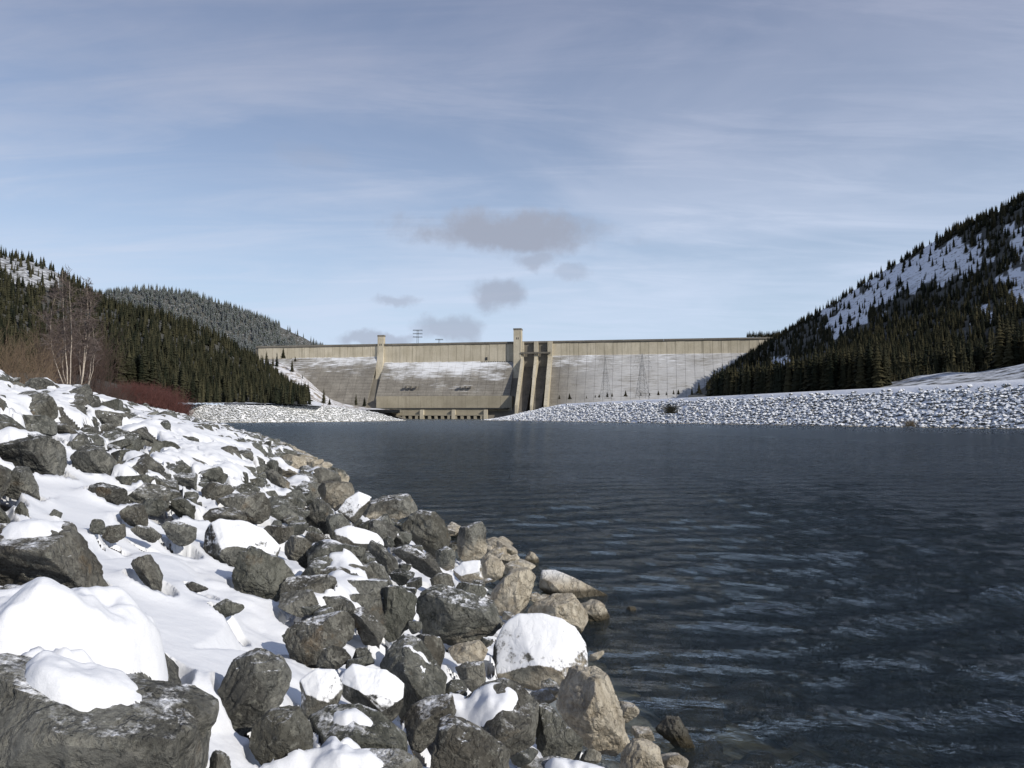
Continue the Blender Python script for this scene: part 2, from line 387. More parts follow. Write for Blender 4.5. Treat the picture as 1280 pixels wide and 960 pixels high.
def rock_shape(dirs, nrm, dist, p=26):
    q = np.maximum(dirs @ nrm.T, 0) / dist
    return (q ** p).sum(1) ** (-1.0 / p)
def chips(d, A, n_, rg, lo=.80, hi=.95, p=100):
    """knock corners off: each new plane cuts a little below the support in its direction"""
    for _ in range(n_):
        v = d * rock_shape(d, A[:, :3], A[:, 3], p)[:, None]; n1 = rg.normal(size=3); n1 /= np.linalg.norm(n1)
        A = np.vstack([A, [*n1, float((v @ n1).max()) * rg.uniform(lo, hi)]])
    return A
def roughen(v, sz, seed, big=.045, ledge=.022, fine=.012, crk=.016):
    rg = np.random.default_rng(seed); q = v / sz; u = v / (np.linalg.norm(v, axis=1)[:, None] + 1e-9)
    b = rg.normal(size=3); b /= np.linalg.norm(b)
    w_ = (q @ b) * rg.uniform(3.5, 7) + 0.9 * fbm(q * 2.2 + seed, 3, seed + 5); st = w_ - np.floor(w_)
    st = np.minimum(st / .82, (1 - st) / .18)
    crack = np.abs(fbm(q * 2.6 + seed * 1.7, 4, seed + 9)); crack = np.clip(1 - crack / .10, 0, 1)
    return v + u * sz * (big * fbm(q * 2.6 + seed, 4, seed)[:, None] + ledge * (st[:, None] - .5) + fine * fbm(q * 11 + seed, 3, seed + 3)[:, None] - crk * crack[:, None])
def random_rock(level, seed, flat=0.8):
    r = np.random.default_rng(seed); d, f = ico(level)
    # a split block: three skewed pairs of joint faces, then corners knocked off
    ax = np.linalg.qr(r.normal(size=(3, 3)))[0]; nr = np.vstack([ax, -ax]) + r.normal(size=(6, 3)) * .24
    nr = np.vstack([nr, r.normal(size=(3, 3))]); nr /= np.linalg.norm(nr, axis=1)[:, None]
    ds = r.uniform(0.62, 0.95, len(nr)); ds[6:] = r.uniform(.8, 1.05, 3)
    A = chips(ico(3)[0], np.hstack([nr, ds[:, None]]), 4, r, .70, .88)
    if level < 3: A = A[:9]
    rr_ = rock_shape(ico(3)[0], A[:, :3], A[:, 3], 60); A[:, 3] *= 1.02 / np.percentile(rr_, 92)
    rs_ = rock_shape(d, A[:, :3], A[:, 3], 120); v = d * np.where(rs_ > 1.0, 1.0 + 0.25 * np.tanh((rs_ - 1.0) / 0.25), rs_)[:, None]
    if level >= 3: v = roughen(v, 2.0, seed, .018, .014, .006)
    else: v *= (1 + 0.07 * fbm(v * 2.3 + seed * 3.1, 2, seed))[:, None]
    v *= np.array([r.uniform(0.9, 1.25), r.uniform(0.75, 1.0), flat * r.uniform(0.7, 1.0)]) * 0.5
    return v, f

# ------------------------------------------------------------------ the near bank's shape
_wy = np.array([-30, -5, 7.5, 12, 17.9, 21, 34, 56, 80, 320, 480, 2000.])
_wx = np.array([8, 4.4, 1.7, 1.35, 0.35, -0.9, -6.6, -13.5, -21.8, -118, -185, -800.])
def waterX(Y): return np.interp(Y, _wy, _wx)
def crestS(Y): return (waterX(Y) + 5.8 + 0.4 * Y) * 0.93
def bank_s(X, Y): return (waterX(Y) - X) * 0.93
def bank_z(X, Y):
    s = bank_s(X, Y); sc = np.maximum(crestS(Y), 8.0)
    sl = 4.22 / sc
    z = sl * np.minimum(s, sc) + 0.01 * np.maximum(s - sc, 0)
    z = np.where(s < 0, 0.42 * s, z)
    return np.maximum(z, -4.0)
def hit(px, py, off=0.0, zmin=-9.0):
    d = ray(px, py); lo, hi = 0.6, 400.0; t = 0.8
    prev = 0.8
    while t < 400:
        if CAMZ + d[2] * t < max(float(bank_z(d[0] * t, d[1] * t)) + off, zmin): break
        prev = t; t *= 1.02
    lo, hi = prev, t
    for _ in range(20):
        m_ = (lo + hi) / 2
        if CAMZ + d[2] * m_ < max(float(bank_z(d[0] * m_, d[1] * m_)) + off, zmin): hi = m_
        else: lo = m_
    return Vector((d[0] * hi, d[1] * hi, CAMZ + d[2] * hi))

# ------------------------------------------------------------------ terrain sheets
def grid_mesh(name, P, mat, kind='structure', smooth=True, keep=None):
    """P: (rows, cols, 3)"""
    R, C = P.shape[:2]; idx = np.arange(R * C).reshape(R, C)
    q = np.stack([idx[:-1, :-1], idx[:-1, 1:], idx[1:, 1:], idx[1:, :-1]], -1).reshape(-1, 4)
    if keep is not None: q = q[keep.reshape(-1)]
    me = mesh_np(name, P.reshape(-1, 3), q, mat, smooth)
    o = link(name, me); tag(o, kind=kind); return o
def sheet_fn(cols, rows=90, width=3.0, amp=0.0, seed=0, pad=True):
    """cols: [(px, [(Y, py), ...])] -> callable (px, t) -> point; every column has the same number of control points."""
    cpx = np.array([c[0] for c in cols], float)
    Ys = np.array([[a[0] for a in c[1]] for c in cols], float); Zs = np.array([[zat(a[1], a[0]) for a in c[1]] for c in cols], float)
    K = Ys.shape[1]
    def sm(x, xp, fp):  # smoothed interpolation
        r_ = 0
        for wt, off in ((0.25, -1), (0.5, 0), (0.25, 1)): r_ = r_ + wt * np.interp(x + off * width * 5, xp, fp)
        return r_
    def f(px, t):
        px = np.asarray(px, float); t = np.asarray(t, float) * (K - 1)
        yk = np.stack([sm(px, cpx, Ys[:, k]) for k in range(K)], -1); zk = np.stack([sm(px, cpx, Zs[:, k]) for k in range(K)], -1)
        i = np.clip(np.floor(t).astype(int), 0, K - 2); u = t - i
        g = lambda A, j: np.take_along_axis(A, np.clip(j, 0, K - 1)[..., None], -1)[..., 0]
        def cat(A):
            a, b, c_, d_ = g(A, i - 1), g(A, i), g(A, i + 1), g(A, i + 2)
            return b + 0.5 * u * (c_ - a + u * (2 * a - 5 * b + 4 * c_ - d_ + u * (3 * (b - c_) + d_ - a)))
        Y = g(yk, i) * (1 - u) + g(yk, i + 1) * u; Z = cat(zk)
        X = (px - 640) / F * Y / math.cos(PITCH)
        if amp:
            nn = fbm(np.stack([X / 90, Y / 90, np.zeros_like(X)], -1), 4, seed)
            Z = Z + amp * nn * np.clip(np.asarray(t) / 1.0, 0, 1)
        return np.stack([X, Y, Z], -1)
    return f
def sheet(name, f, px0, px1, mat=M_HILL, rows=110, cols=160, brush=None):
    PX, T = np.meshgrid(np.linspace(px0, px1, cols), np.linspace(0, 1, rows)); P = f(PX, T)
    o = grid_mesh(name, P, mat)
    if brush is not None:     # undergrowth and shade under the trees, both put into the ground colour per vertex
        ux, uy = proj(P[..., 0], P[..., 1], P[..., 2]); tv = T.ravel()
        vals = [brush(a, b, c) for a, b, c in zip(ux.ravel(), uy.ravel(), tv)]
        at = o.data.attributes.new('brush', 'FLOAT', 'POINT'); at.data.foreach_set('value', np.array(vals, np.float32))
    return o
def inpoly(x, y, poly):
    c = False; j = len(poly) - 1
    for i in range(len(poly)):
        xi, yi = poly[i]; xj, yj = poly[j]
        if (yi > y) != (yj > y) and x < (xj - xi) * (y - yi) / (yj - yi + 1e-9) + xi: c = not c
        j = i
    return c
CLEAR_R = [[(1026, 396), (1060, 366), (1112, 332), (1150, 312), (1190, 298), (1232, 306), (1222, 322), (1195, 340), (1160, 352), (1130, 362), (1100, 385), (1070, 410), (1034, 418)],
           [(1160, 330), (1225, 305), (1240, 330), (1200, 350), (1165, 356)], [(1248, 338), (1290, 330), (1290, 380), (1262, 372)], [(1215, 385), (1248, 382), (1246, 398), (1220, 398)],
           [(968, 444), (992, 440), (990, 458), (970, 462)], [(1130, 482), (1180, 462), (1250, 448), (1250, 480), (1140, 486)], [(1260, 285), (1290, 280), (1290, 320), (1265, 315)]]
CLEAR_L = [[(0, 312), (35, 314), (78, 336), (76, 362), (30, 360), (0, 350)], [(295, 428), (318, 424), (322, 440), (300, 446)]]
def wob(x, y): return x + 7 * math.sin(y * .31 + x * .11) + 5 * math.sin(x * .23 - y * .17), y + 6 * math.sin(x * .19 + 1) + 4 * math.sin(y * .4 + x * .3)
def brush_shade_r(x, y, t):
    x0, y0 = x, y; x, y = wob(x, y)
    if t < .24: return 0.44 if (x > 1090 and t > .05) else 0.0
    if inpoly(x, y, CLEAR_R[5]): return 0.46
    if any(inpoly(x, y, c) for c in CLEAR_R): return 0.22
    return 0.72 if (x > 1090 and y < 385) else 1.0
def brush_shade_l(x, y, t): return 0.0 if (t < .06 or x > 383) else (0.47 if any(inpoly(x, y, c) for c in CLEAR_L) else 1.0)
def brush_shade_h(x, y, t): return 0.60

# ground far and wide, below everything
S = 9000
g_ = link('valley_ground', mesh_np('valley_ground', [(-S, -S, -8), (S, -S, -8), (S, S, -8), (-S, S, -8)], [(0, 1, 2, 3)], M_GROUND)); tag(g_, kind='structure')

# river bed and left bank ground (fine near, coarse far)
ys = np.concatenate([np.linspace(-30, 60, 181), np.geomspace(61, 1500, 60)])
ss = np.concatenate([np.linspace(-600, -30, 10), np.linspace(-28, 16, 150), np.linspace(17, 260, 24)])
YY, SS = np.meshgrid(ys, ss, indexing='ij'); XX = waterX(YY) - SS / 0.93
ZB = bank_z(XX, YY); ZB = ZB - np.where(SS > 0, 0.5, 0.42) + 0.10 * fbm(np.stack([XX, YY, YY * 0], -1) * 0.9, 3, 5)
ZB = np.where((SS > 16) & (YY < 300), ZB + 0.2 * np.clip((SS - 16) / 5, 0, 1), ZB)
o = grid_mesh('bank_ground', np.stack([XX, YY, ZB], -1)[:, ::-1], M_GROUND); 
o2 = o
# right bank embankment: a = X + 0.27 Y
def rbank(a, Y): return np.where(a < 194, 0.4 * (a - 194), np.where(a < 225, 14.9 * (a - 194) / 31, 14.9))
RY = np.concatenate([np.linspace(60, 740, 110), np.linspace(746, 846, 26)])
RA = np.concatenate([np.linspace(176, 240, 30), np.linspace(242, 262, 6)])
YY, AA = np.meshgrid(RY, RA, indexing='ij'); XX = AA - 0.27 * YY
endf = np.clip((1085 - YY) / 70, 0, 1)
def right_end(AA, YY): return np.clip((845 - YY) / 170, 0.0, 1) ** 0.6
ZZ = rbank(AA, YY); ZZ = np.where(ZZ > 0, ZZ * right_end(AA, YY), ZZ) - 0.35
grid_mesh('right_embankment', np.stack([XX, YY, ZZ], -1)[:, ::-1], snow_material('embankment_snow', (0.78, 0.80, 0.84), 0.05)); 

# hillsides as sheets in depth (columns: image x, then (distance, image y) going away from the camera)
def lineY(px, a=240.0): return a / ((px - 640) / F + 0.27)
RH = []
for px, mid1, mid2, ridge in ((860, (900, 500), (1100, 500), (1380, 500)), (880, (880, 497), (1100, 490), (1390, 488)), (900, (850, 495), (1080, 482), (1400, 474)), (925, (800, 492), (1060, 474), (1410, 455)),
        (950, (760, 488), (1040, 465), (1420, 436)), (985, (700, 484), (1000, 455), (1330, 412)), (1030, (620, 478), (920, 436), (1200, 392)),
        (1100, (560, 470), (820, 413), (1080, 342)), (1200, (500, 461), (740, 385), (960, 288)), (1280, (480, 452), (680, 363), (880, 252)), (1500, (440, 430), (600, 310), (760, 120))):
    y0 = lineY(px); zflat = 14.6
    py0 = proj(0, y0, zflat)[1]; y1 = y0 + 25
    if px >= 1100: pyb = np.interp(px, [1100, 1200, 1280, 1500], [481, 466, 452, 420]); y1 = y0 + 60
    else: pyb = proj(0, y1, zflat)[1]
    RH.append((px, [(y0, py0), (y1, pyb), mid1, mid2, ridge, (ridge[0] + 260, ridge[1] + 40)]))
f_right = sheet_fn(RH, amp=5.0, seed=3)
sheet('right_hill', f_right, 860, 1500, rows=140, cols=200, brush=brush_shade_r)
LH = []
for px, b, m1, m2, r in ((-250, (150, 500), (350, 470), (600, 380), (1000, 270)), (0, (170, 498), (420, 462), (650, 400), (1020, 320)), (30, (190, 499), (430, 464), (660, 405), (1030, 322)), (75, (220, 500), (440, 468), (680, 415), (1030, 343)),
        (130, (260, 503), (450, 475), (640, 432), (880, 382)), (200, (330, 505), (480, 488), (640, 444), (880, 400)), (250, (500, 504), (560, 493), (700, 458), (930, 417)),
        (300, (520, 504), (600, 496), (760, 466), (980, 441)), (340, (530, 504.5), (620, 500), (820, 480), (1020, 464)), (380, (545, 505.5), (640, 503), (860, 500), (1080, 495)), (402, (560, 508), (650, 512), (880, 513), (1100, 513))):
    LH.append((px, [b, m1, m2, r, (r[0] + 250, r[1] + 45)]))
f_left = sheet_fn(LH, amp=4.0, seed=8)
sheet('left_hill', f_left, -250, 402, rows=110, cols=170, brush=brush_shade_l)
H2 = []
for px, py in ((40, 395), (100, 373), (150, 366), (190, 364), (230, 368), (270, 380), (310, 395), (350, 411), (385, 425), (410, 440), (430, 450)):
    H2.append((px, [(1660, 455), (1800, (455 + py) / 2 + 6), (1950, py), (2300, py + 25)]))
f_far = sheet_fn(H2, amp=6.0, seed=21)
sheet('far_hill', f_far, 40, 430, rows=60, cols=120, brush=brush_shade_h)
AB = []
for px, py in ((280, 452), (320, 452), (345, 454), (365, 460), (385, 474), (400, 490), (415, 500), (450, 508), (500, 514)):
    AB.append((px, [(1130, 512), (1260, (508 + py) / 2 + 6), (1420, py), (1640, py + 4)]))
f_abut = sheet_fn(AB, amp=3.0, seed=31)
m, n, o = material('rocky_snow_slope')
pos = n.n('ShaderNodeNewGeometry').outputs['Position']; k = n.noise(pos, 0.07, 8, 0.68); 
principled(n, o, n.mix(n.ramp(k, 0.46, 0.60), (0.72, 0.73, 0.76), (0.22, 0.18, 0.13)), 0.9, k, 0.6, 3.0)
sheet('abutment_slope', f_abut, 280, 500, m, rows=60, cols=80)

# far left embankment (px, waterline distance)
LBpx = np.array([150, 180, 230, 300, 400, 470, 505]); LBy = np.array([455, 460, 470, 485, 545, 630, 700])
def lbank(px, t):
    Y0 = np.interp(px, LBpx, LBy); top = np.interp(px, [150, 430, 470, 507], [11.6, 11.0, 7.5, 0.2])
    Y = Y0 + t * 24; Z = -2 + (top + 2) * np.clip(t, 0, 1)
    Y = np.where(t > 1, Y0 + 24 + (t - 1) * 60, Y); Y = np.where(t < 0, Y0, Y)
    return np.stack([(px - 640) / F * Y / math.cos(PITCH), Y, Z], -1)
PX, T = np.meshgrid(np.linspace(150, 512, 90), np.array([0, .15, .3, .5, .7, .85, 1.0, 1.3, 2.0]))
grid_mesh('left_embankment', lbank(PX, T) - np.array([0, 0, 0.3]), snow_material('left_embankment_snow', (0.80, 0.81, 0.82), 0.05))
# low terrace between the embankments and the dam's foot
def terr(name, pts, mat): 
    me = bpy.data.meshes.new(name); me.from_pydata(pts, [], [tuple(range(len(pts)))]); me.materials.append(mat); o = link(name, me); tag(o, kind='structure'); return o

# ------------------------------------------------------------------ water: log-polar sheet with real waves, closed below so the volume absorbs
def build_water():
    th = np.radians(np.linspace(-42, 42, 520)); r = np.geomspace(4.0, 1700, 470)
    R, T = np.meshgrid(r, th, indexing='ij'); X = R * np.sin(T); Y = R * np.cos(T); Z = np.zeros_like(X)
    cell = R * 0.013; rg = np.random.default_rng(4)
    for i in range(80):
        L = 0.20 * (11 ** (i / 79.0)); a = rg.normal(0.22, 0.30) + math.pi / 2
        amp = 0.0066 * L ** 0.70; k = 2 * math.pi / L
        ph = (X * math.cos(a) + Y * math.sin(a)) * k + rg.uniform(0, 6.28) + 1.2 * vnoise(np.stack([X / (L * 3), Y / (L * 3), Z + i], -1), i)
        Z = Z + amp * np.clip((L / cell - 2.2) / 2.5, 0, 1) * (1 - 2 * np.abs(np.sin(ph / 2)) ** 1.3) 
    gust = 0.75 + 0.5 * vnoise(np.stack([X / 11, Y / 16, X * 0], -1), 9)
    calm = np.clip(0.45 + np.abs(bank_s(X, Y)) / 6, 0.45, 1.0)
    Z = Z * gust * calm
    rows, cols = Z.shape; top = np.stack([X, Y, Z], -1).reshape(-1, 3)
    bot = top.copy(); bot[:, 2] = -6.0; nT = len(top)
    idx = np.arange(nT).reshape(rows, cols)
    q = np.stack([idx[:-1, :-1], idx[1:, :-1], idx[1:, 1:], idx[:-1, 1:]], -1).reshape(-1, 4)[:, ::-1]
    ring = list(idx[0, :]) + list(idx[1:, -1]) + list(idx[-1, -2::-1]) + list(idx[-2:0:-1, 0]); nr = len(ring)
    bv = top[ring].copy(); bv[:, 2] = -6.0
    V = np.vstack([top, bv, [[0, 400, -6.0]]]); b0 = nT; c0 = nT + nr
    fs = [(ring[i], ring[(i + 1) % nr], b0 + (i + 1) % nr, b0 + i) for i in range(nr)]
    tri = [(b0 + i, b0 + (i + 1) % nr, c0, c0) for i in range(nr)]
    me = bpy.data.meshes.new('river_water')
    faces = [tuple(x) for x in q.tolist()] + fs + [t[:3] for t in tri]
    me.from_pydata(V.tolist(), [], faces); me.update()
    import bmesh
    bm = bmesh.new(); bm.from_mesh(me); bmesh.ops.recalc_face_normals(bm, faces=bm.faces); bm.to_mesh(me); bm.free()
    me.polygons.foreach_set('use_smooth', np.ones(len(me.polygons), bool))
    m, n, o = material('river_water_surface')
    pos = n.n('ShaderNodeNewGeometry').outputs['Position']
    w1 = n.noise(n.vscale(pos, 1, 1.9, 1, rot=(0, 0, 0.35)), 2.6, 5, 0.62, 0.4)
    w2 = n.noise(n.vscale(pos, 1, 1.8, 1, rot=(0, 0, -0.15)), 1.05, 6, 0.62, 0.2)
    w3 = n.noise(n.vscale(pos, 1, 2.2, 1, rot=(0, 0, 0.1)), 0.06, 4, 0.6)
    h = n.math('ADD', n.math('MULTIPLY', w1, 0.26), n.math('MULTIPLY', w2, n.ramp(w3, 0.3, 0.7, 0.4, 0.7)))
    bp = n.n('ShaderNodeBump', ins={'Strength': 1.0, 'Distance': 0.45, 'Height': h}).outputs[0]
    fres = n.n('ShaderNodeFresnel', ins={'IOR': 1.333, 'Normal': bp})
    dist = n.n('ShaderNodeVectorMath', operation='LENGTH', ins={0: pos}).outputs['Value']
    rgh = n.ramp(dist, 15, 260, 0.06, 0.15)      # the open reach is wind-roughened beyond what the mesh resolves
    gl = n.n('ShaderNodeBsdfGlossy', ins={'Color': (0.87, 0.94, 1.0, 1), 'Roughness': rgh, 'Normal': bp})
    tr = n.n('ShaderNodeBsdfTransparent', ins={'Color': (0.95, 0.97, 0.97, 1)})
    df = n.n('ShaderNodeBsdfDiffuse', ins={'Color': (0.034, 0.052, 0.060, 1)})
    body = n.n('ShaderNodeMixShader', ins={0: 0.22, 1: tr.outputs[0], 2: df.outputs[0]})
    mx = n.n('ShaderNodeMixShader', ins={0: n.math('MULTIPLY', fres.outputs[0], 0.72), 1: body.outputs[0], 2: gl.outputs[0]})
    n.link(mx.outputs[0], o.inputs[0])
    va = n.n('ShaderNodeVolumeAbsorption', ins={'Color': (0.56, 0.53, 0.38, 1), 'Density': 0.8}); n.link(va.outputs[0], o.inputs[1])
    me.materials.append(m); ob = link('river_water', me); tag(ob, kind='structure')
build_water()

# ------------------------------------------------------------------ the dam
A0 = Vector((-512, 1600, 0)); A1 = Vector((470, 1418, 0)); EU = (A1 - A0).normalized(); EV = Vector((EU.y, -EU.x, 0))
LEN = (A1 - A0).length; DAMRZ = math.atan2(EU.y, EU.x)
def U(px, v=0.0):
    """crest coordinate where the image column px meets the plane v metres downstream"""
    d = Vector(((px - 640) / F / math.cos(PITCH), 1.0, 0)); o_ = A0 + EV * v
    # t*d = o_ + u*EU
    det = d.x * (-EU.y) + EU.x * d.y
    t = (o_.x * (-EU.y) + EU.x * o_.y) / det
    return (d * t - o_).dot(EU)
def DY(px, v=0.0): return (A0 + EV * v + EU * U(px, v)).y
def Zd(px, py, v=0.0): return zat(py, DY(px, v))
# local frame of dam: x = u, y = -v (downstream is -y), z up
dam = empty('concrete_dam', A0, DAMRZ); tag(dam, 'long straight concrete gravity dam closing the valley, cream upper wall and snowy lower face', 'dam')
CZ = Zd(640, 427.0)
def dbox(mb, u0, u1, v0, v1, z0, z1): mb.box((u0, -v1, z0), (u1, -v0, z1))
def dprism(mb, u0, u1, prof): mb.prism(u0, u1, [(-v, z) for v, z in prof])
uT1a, uT1b = U(471.5, 4), U(479, 4); uT2a, uT2b = U(642, 8), U(651.5, 8); uS1 = U(690.5, 3)
z_l, z_p, z_r = Zd(420, 447.5), Zd(560, 453), Zd(800, 443)
# core
mb = MB(); dprism(mb, 0, LEN, [(-1.2, CZ - 4), (-40, CZ - 4), (-40, -8), (78, -8), (-1.2, 96)]); mb.build('core', M_PARAPET, dam)
# crest roadway and parapets, built in lengths that butt end to end
edges = [U(x) for x in (320, 372, 424, 471.5)] + [U(x) for x in (479, 520, 560, 600, 642)] + [U(x) for x in (690.5, 730, 780, 830, 880, 925, 970)]
for a, b in zip(edges[:-1], edges[1:]):
    mb = MB(); dprism(mb, a + 0.15, b - 0.15, [(1.8, CZ), (1.8, CZ - 3.0), (0.6, CZ - 4.6), (-9, CZ - 4.6), (-9, CZ - 1.2), (1.2, CZ - 1.2), (1.2, CZ)])
    mb.build('parapet', M_PARAPET, dam)
mb = MB(); dbox(mb, uT2a, uS1, -9, -3, CZ - 2.4, CZ - 0.4); mb.build('spillway_bridge', M_PARAPET, dam)
# upper wall panels and stepped face blocks, one per monolith
def face_profile(ztop, zbot, v0):
    pr = []; z = ztop; v = v0; st = 2.9
    while z > zbot:
        pr.append((v, z)); z2 = max(z - st, zbot); v2 = v + 0.78 * (z - z2); pr.append((v2, z2 + 0.01)); v = v2 - 0.38; z = z2
    return pr, v
shared = {}
def monoliths(ua, ub, zt, zb, wdt):
    n_ = max(1, round((ub - ua) / wdt)); w_ = (ub - ua) / n_
    for i in range(n_):
        u0 = ua + i * w_; pr = random.uniform(-0.25, 0.35)
        key = ('p', ua, round(pr, 1))
        if ('p', ua) not in shared:
            mb = MB(); dbox(mb, 0.22, w_ - 0.22, -1.4, 0.0, zt, CZ - 4.62); shared[('p', ua)] = mb.mesh('wall_panel', M_WALL)
            prf, vend = face_profile(zt, zb, 1.0); mb = MB(); dprism(mb, 0.18, w_ - 0.18, [(-1.3, zt)] + prf + [(vend - 3.5, zb), (-1.3, zt - 5)])
            shared[('f', ua)] = mb.mesh('face_block', M_FACE)
        link('wall_panel', shared[('p', ua)], dam, (u0, -pr, 0))
        link('face_block', shared[('f', ua)], dam, (u0, -random.uniform(-0.3, 0.35), 0))
monoliths(U(322), uT1a, z_l, 2.0, 15.5)
monoliths(uT1b, uT2a, z_p, 30.0, 16.5)
monoliths(uS1, LEN, z_r, 20.0, 15.8)
# snow lying along the offset where the wall meets the face
def snow_ledge(ua, ub, z, v=1.0):
    n_ = int((ub - ua) / 4); mb = MB(); rg = random.Random(int(ua)); hs = [rg.uniform(0.5, 1.5) for _ in range(n_ + 1)]
    for i in range(n_):
        a, b = ua + (ub - ua) * i / n_, ua + (ub - ua) * (i + 1) / n_; h0, h1 = hs[i], hs[i + 1]
        mb.add([(a, 0.05, z), (b, 0.05, z), (b, 0.05, z + h1), (a, 0.05, z + h0), (a, -v - 0.7, z - 0.1), (b, -v - 0.7, z - 0.1)], [(3, 2, 5, 4)[::-1], (0, 3, 4), (1, 5, 2)])
    mb.build('snow_ledge', M_SNOW, dam)
snow_ledge(U(365), uT1a, z_l); snow_ledge(uT1b, U(600), z_p)
# elevator towers
def tower(ua, ub, v, ztop, zbot, name):
    mb = MB(); dprism(mb, ua, ub, [(v, ztop - 3), (-6, ztop - 3), (-6, zbot), (v + 14, zbot), (v, zbot + 70)]); t = mb.build(name, M_WALL, dam)
    mb = MB(); dbox(mb, ua - 0.5, ub + 0.5, -6.5, v + 0.5, ztop - 3.0, ztop); mb.build('cap', M_PARAPET, t)
    mb = MB(); um = (ua + ub) / 2
    for du in (-2.0, 1.0): dbox(mb, um + du, um + du + 1.4, v, v + 0.12, ztop - 21, ztop - 17)
    mb.build('window_slot', M_GATE, t)
    return t
tower(uT1a, uT1b, 3.6, Zd(475, 419), z_l - 60, 'elevator_tower')
tower(uT2a, uT2b, 9.0, Zd(646, 411), z_p - 75, 'elevator_tower')
# spillway: piers, gates, bridge beam, chutes and training walls
pw = [(651.5, 654.5), (667.5, 672.5), (684.5, 690.5)]
for a, b in pw:
    mb = MB(); dprism(mb, U(a, 6), U(b, 6), [(6, CZ - 1), (-12, CZ - 1), (-12, CZ - 70), (34, CZ - 70), (6, CZ - 36)]); mb.build('spillway_pier', M_WALL, dam)
zb1, zb2 = Zd(670, 440.5), Zd(670, 444.5)
mb = MB(); dbox(mb, U(651, 10), U(688, 10), 6.0, 10.5, zb2 + 3.0, zb1); mb.build('service_bridge', M_PARAPET, dam)
for a, b in ((654.5, 667.5), (672.5, 684.5)):
    ua, ub = U(a, 0), U(b, 0)
    mb = MB(); dbox(mb, ua, ub, -9.0, -8.0, zb1, CZ - 5); mb.build('gate_panel', M_GATE, dam)
    mb = MB()
    rg = random.Random(int(a))
    for i in range(5):
        u_ = ua + (ub - ua) * (i + 0.5) / 5; dbox(mb, u_ - 0.35, u_ + 0.35, -7.9, -7.3, zb1, CZ - 5)
    for j in range(3): dbox(mb, ua, ub, -7.9, -7.4, zb1 + 3 + j * 5, zb1 + 3.7 + j * 5)
    mb.build('gate_rib', M_DARK, dam)
    mb = MB(); dprism(mb, ua, ub, [(-6, zb2 - 16), (-10, zb2 - 16), (-10, -6), (100, -6), (92, 10)]); mb.build('chute', M_CHUTE, dam)
    mb = MB(); dbox(mb, ua, ub, -10, -5.5, zb2 - 18, zb2 + 2); mb.build('radial_gate', M_GATE, dam)
for (ta, tb), (ba, bb) in (((651.5, 654.5), (643.5, 647.0)), ((668, 671.5), (662.5, 665)), ((685, 690.5), (679.5, 683.5))):
    zt = zb2 - 2; v0, v1 = 6, 96; z1 = 14.0
    vs = []
    for (pa, pb, v, zt_, zb_) in ((ta, tb, v0, zt, zt - 44), (ba, bb, v1, z1 + 10, -6)):
        vs += [(U(pa, v), -v, zb_), (U(pb, v), -v, zb_), (U(pb, v), -v, zt_), (U(pa, v), -v, zt_)]
    mb = MB(); mb.add(vs, [(0, 1, 2, 3), (7, 6, 5, 4), (0, 4, 5, 1), (1, 5, 6, 2), (2, 6, 7, 3), (3, 7, 4, 0)]); mb.build('training_wall', M_WALL, dam)
# little door in the wall and the drainage hood
mb = MB(); u_ = U(608); dbox(mb, u_ - 2, u_ + 2, 0.4, 0.6, z_p + 3, z_p + 9); mb.build('access_door', M_GATE, dam)
# crest railing dashes on the drip line near the tower
mb = MB()
for i in range(14): 
    u_ = U(602 + i * 2.8); dbox(mb, u_, u_ + 2.6, 1.0, 2.2, z_p - 0.6 + 0.02 * (i % 3), z_p + 0.5)
mb.build('catwalk', M_DARK, dam)
# intake hoods on the lower face: two clusters of three
for px in (512.5, 581):
    for k in (-1, 0, 1):
        vv = 46; u_ = U(px + k * 6.2, vv); zz_ = Zd(px, 484, vv)
        mb = MB(); dprism(mb, u_ - 2.3, u_ + 2.3, [(vv - 10, zz_ + 3), (vv - 10, zz_ - 1), (vv - 4, zz_ - 1), (vv - 5, zz_ + 2.4)]); mb.build('intake_hood', M_FACE, dam)
        mb = MB(); dbox(mb, u_ - 2.0, u_ + 2.0, vv - 4, vv - 3.7, zz_ - 0.5, zz_ + 1.6); mb.build('intake_grille', M_CHUTE, dam)

# powerhouse in front of the dam
ph = empty('powerhouse', A0, DAMRZ); tag(ph, 'long low concrete powerhouse at the foot of the dam left of the spillway', 'powerhouse')
vP = 62; ua, ub = U(470.5, vP), U(640, vP); zt, zb = Zd(560, 495, vP), Zd(560, 510, vP)
npn = 12
for i in range(npn):
    a, b = ua + (ub - ua) * i / npn, ua + (ub - ua) * (i + 1) / npn
    mb = MB(); dbox(mb, a + 0.12, b - 0.12, vP - 8, vP + random.uniform(0, 0.25), zb, zt); mb.build('wall_panel', M_POWER, ph)
mb = MB(); dbox(mb, ua, ub, vP - 30, vP - 1, -6, zt - 0.6); mb.build('machine_hall', M_POWER, ph)
mb = MB(); dbox(mb, ua + 4, ub - 6, vP - 8, vP + 14, zb - 1.6, zb - 0.02); mb.build('tailrace_deck', M_DARK, ph)
zd = Zd(560, 514, vP + 16); zd2 = Zd(560, 519.5, vP + 16)
u0, u1 = U(478, vP + 12), U(607, vP + 12)
mb = MB(); dbox(mb, u0, u1, vP - 2, vP + 12, zd2 + 1.5, zb - 1.62); mb.build('draft_tube_wall', M_POWER, ph)
mb = MB(); dbox(mb, u0, u1, vP + 12, vP + 17, zd2, zd2 + 1.5); mb.build('gate_deck', M_POWER, ph)
for i in range(4):
    u_ = u0 + (u1 - u0) * (0.09 + i * 0.305); mb = MB(); dprism(mb, u_ - 3.2, u_ + 3.2, [(vP + 11.9, zb - 3), (vP + 17.5, zb - 4), (vP + 18.5, -6), (vP + 11.9, -6)]); mb.build('gantry_pier', M_WALL, ph)
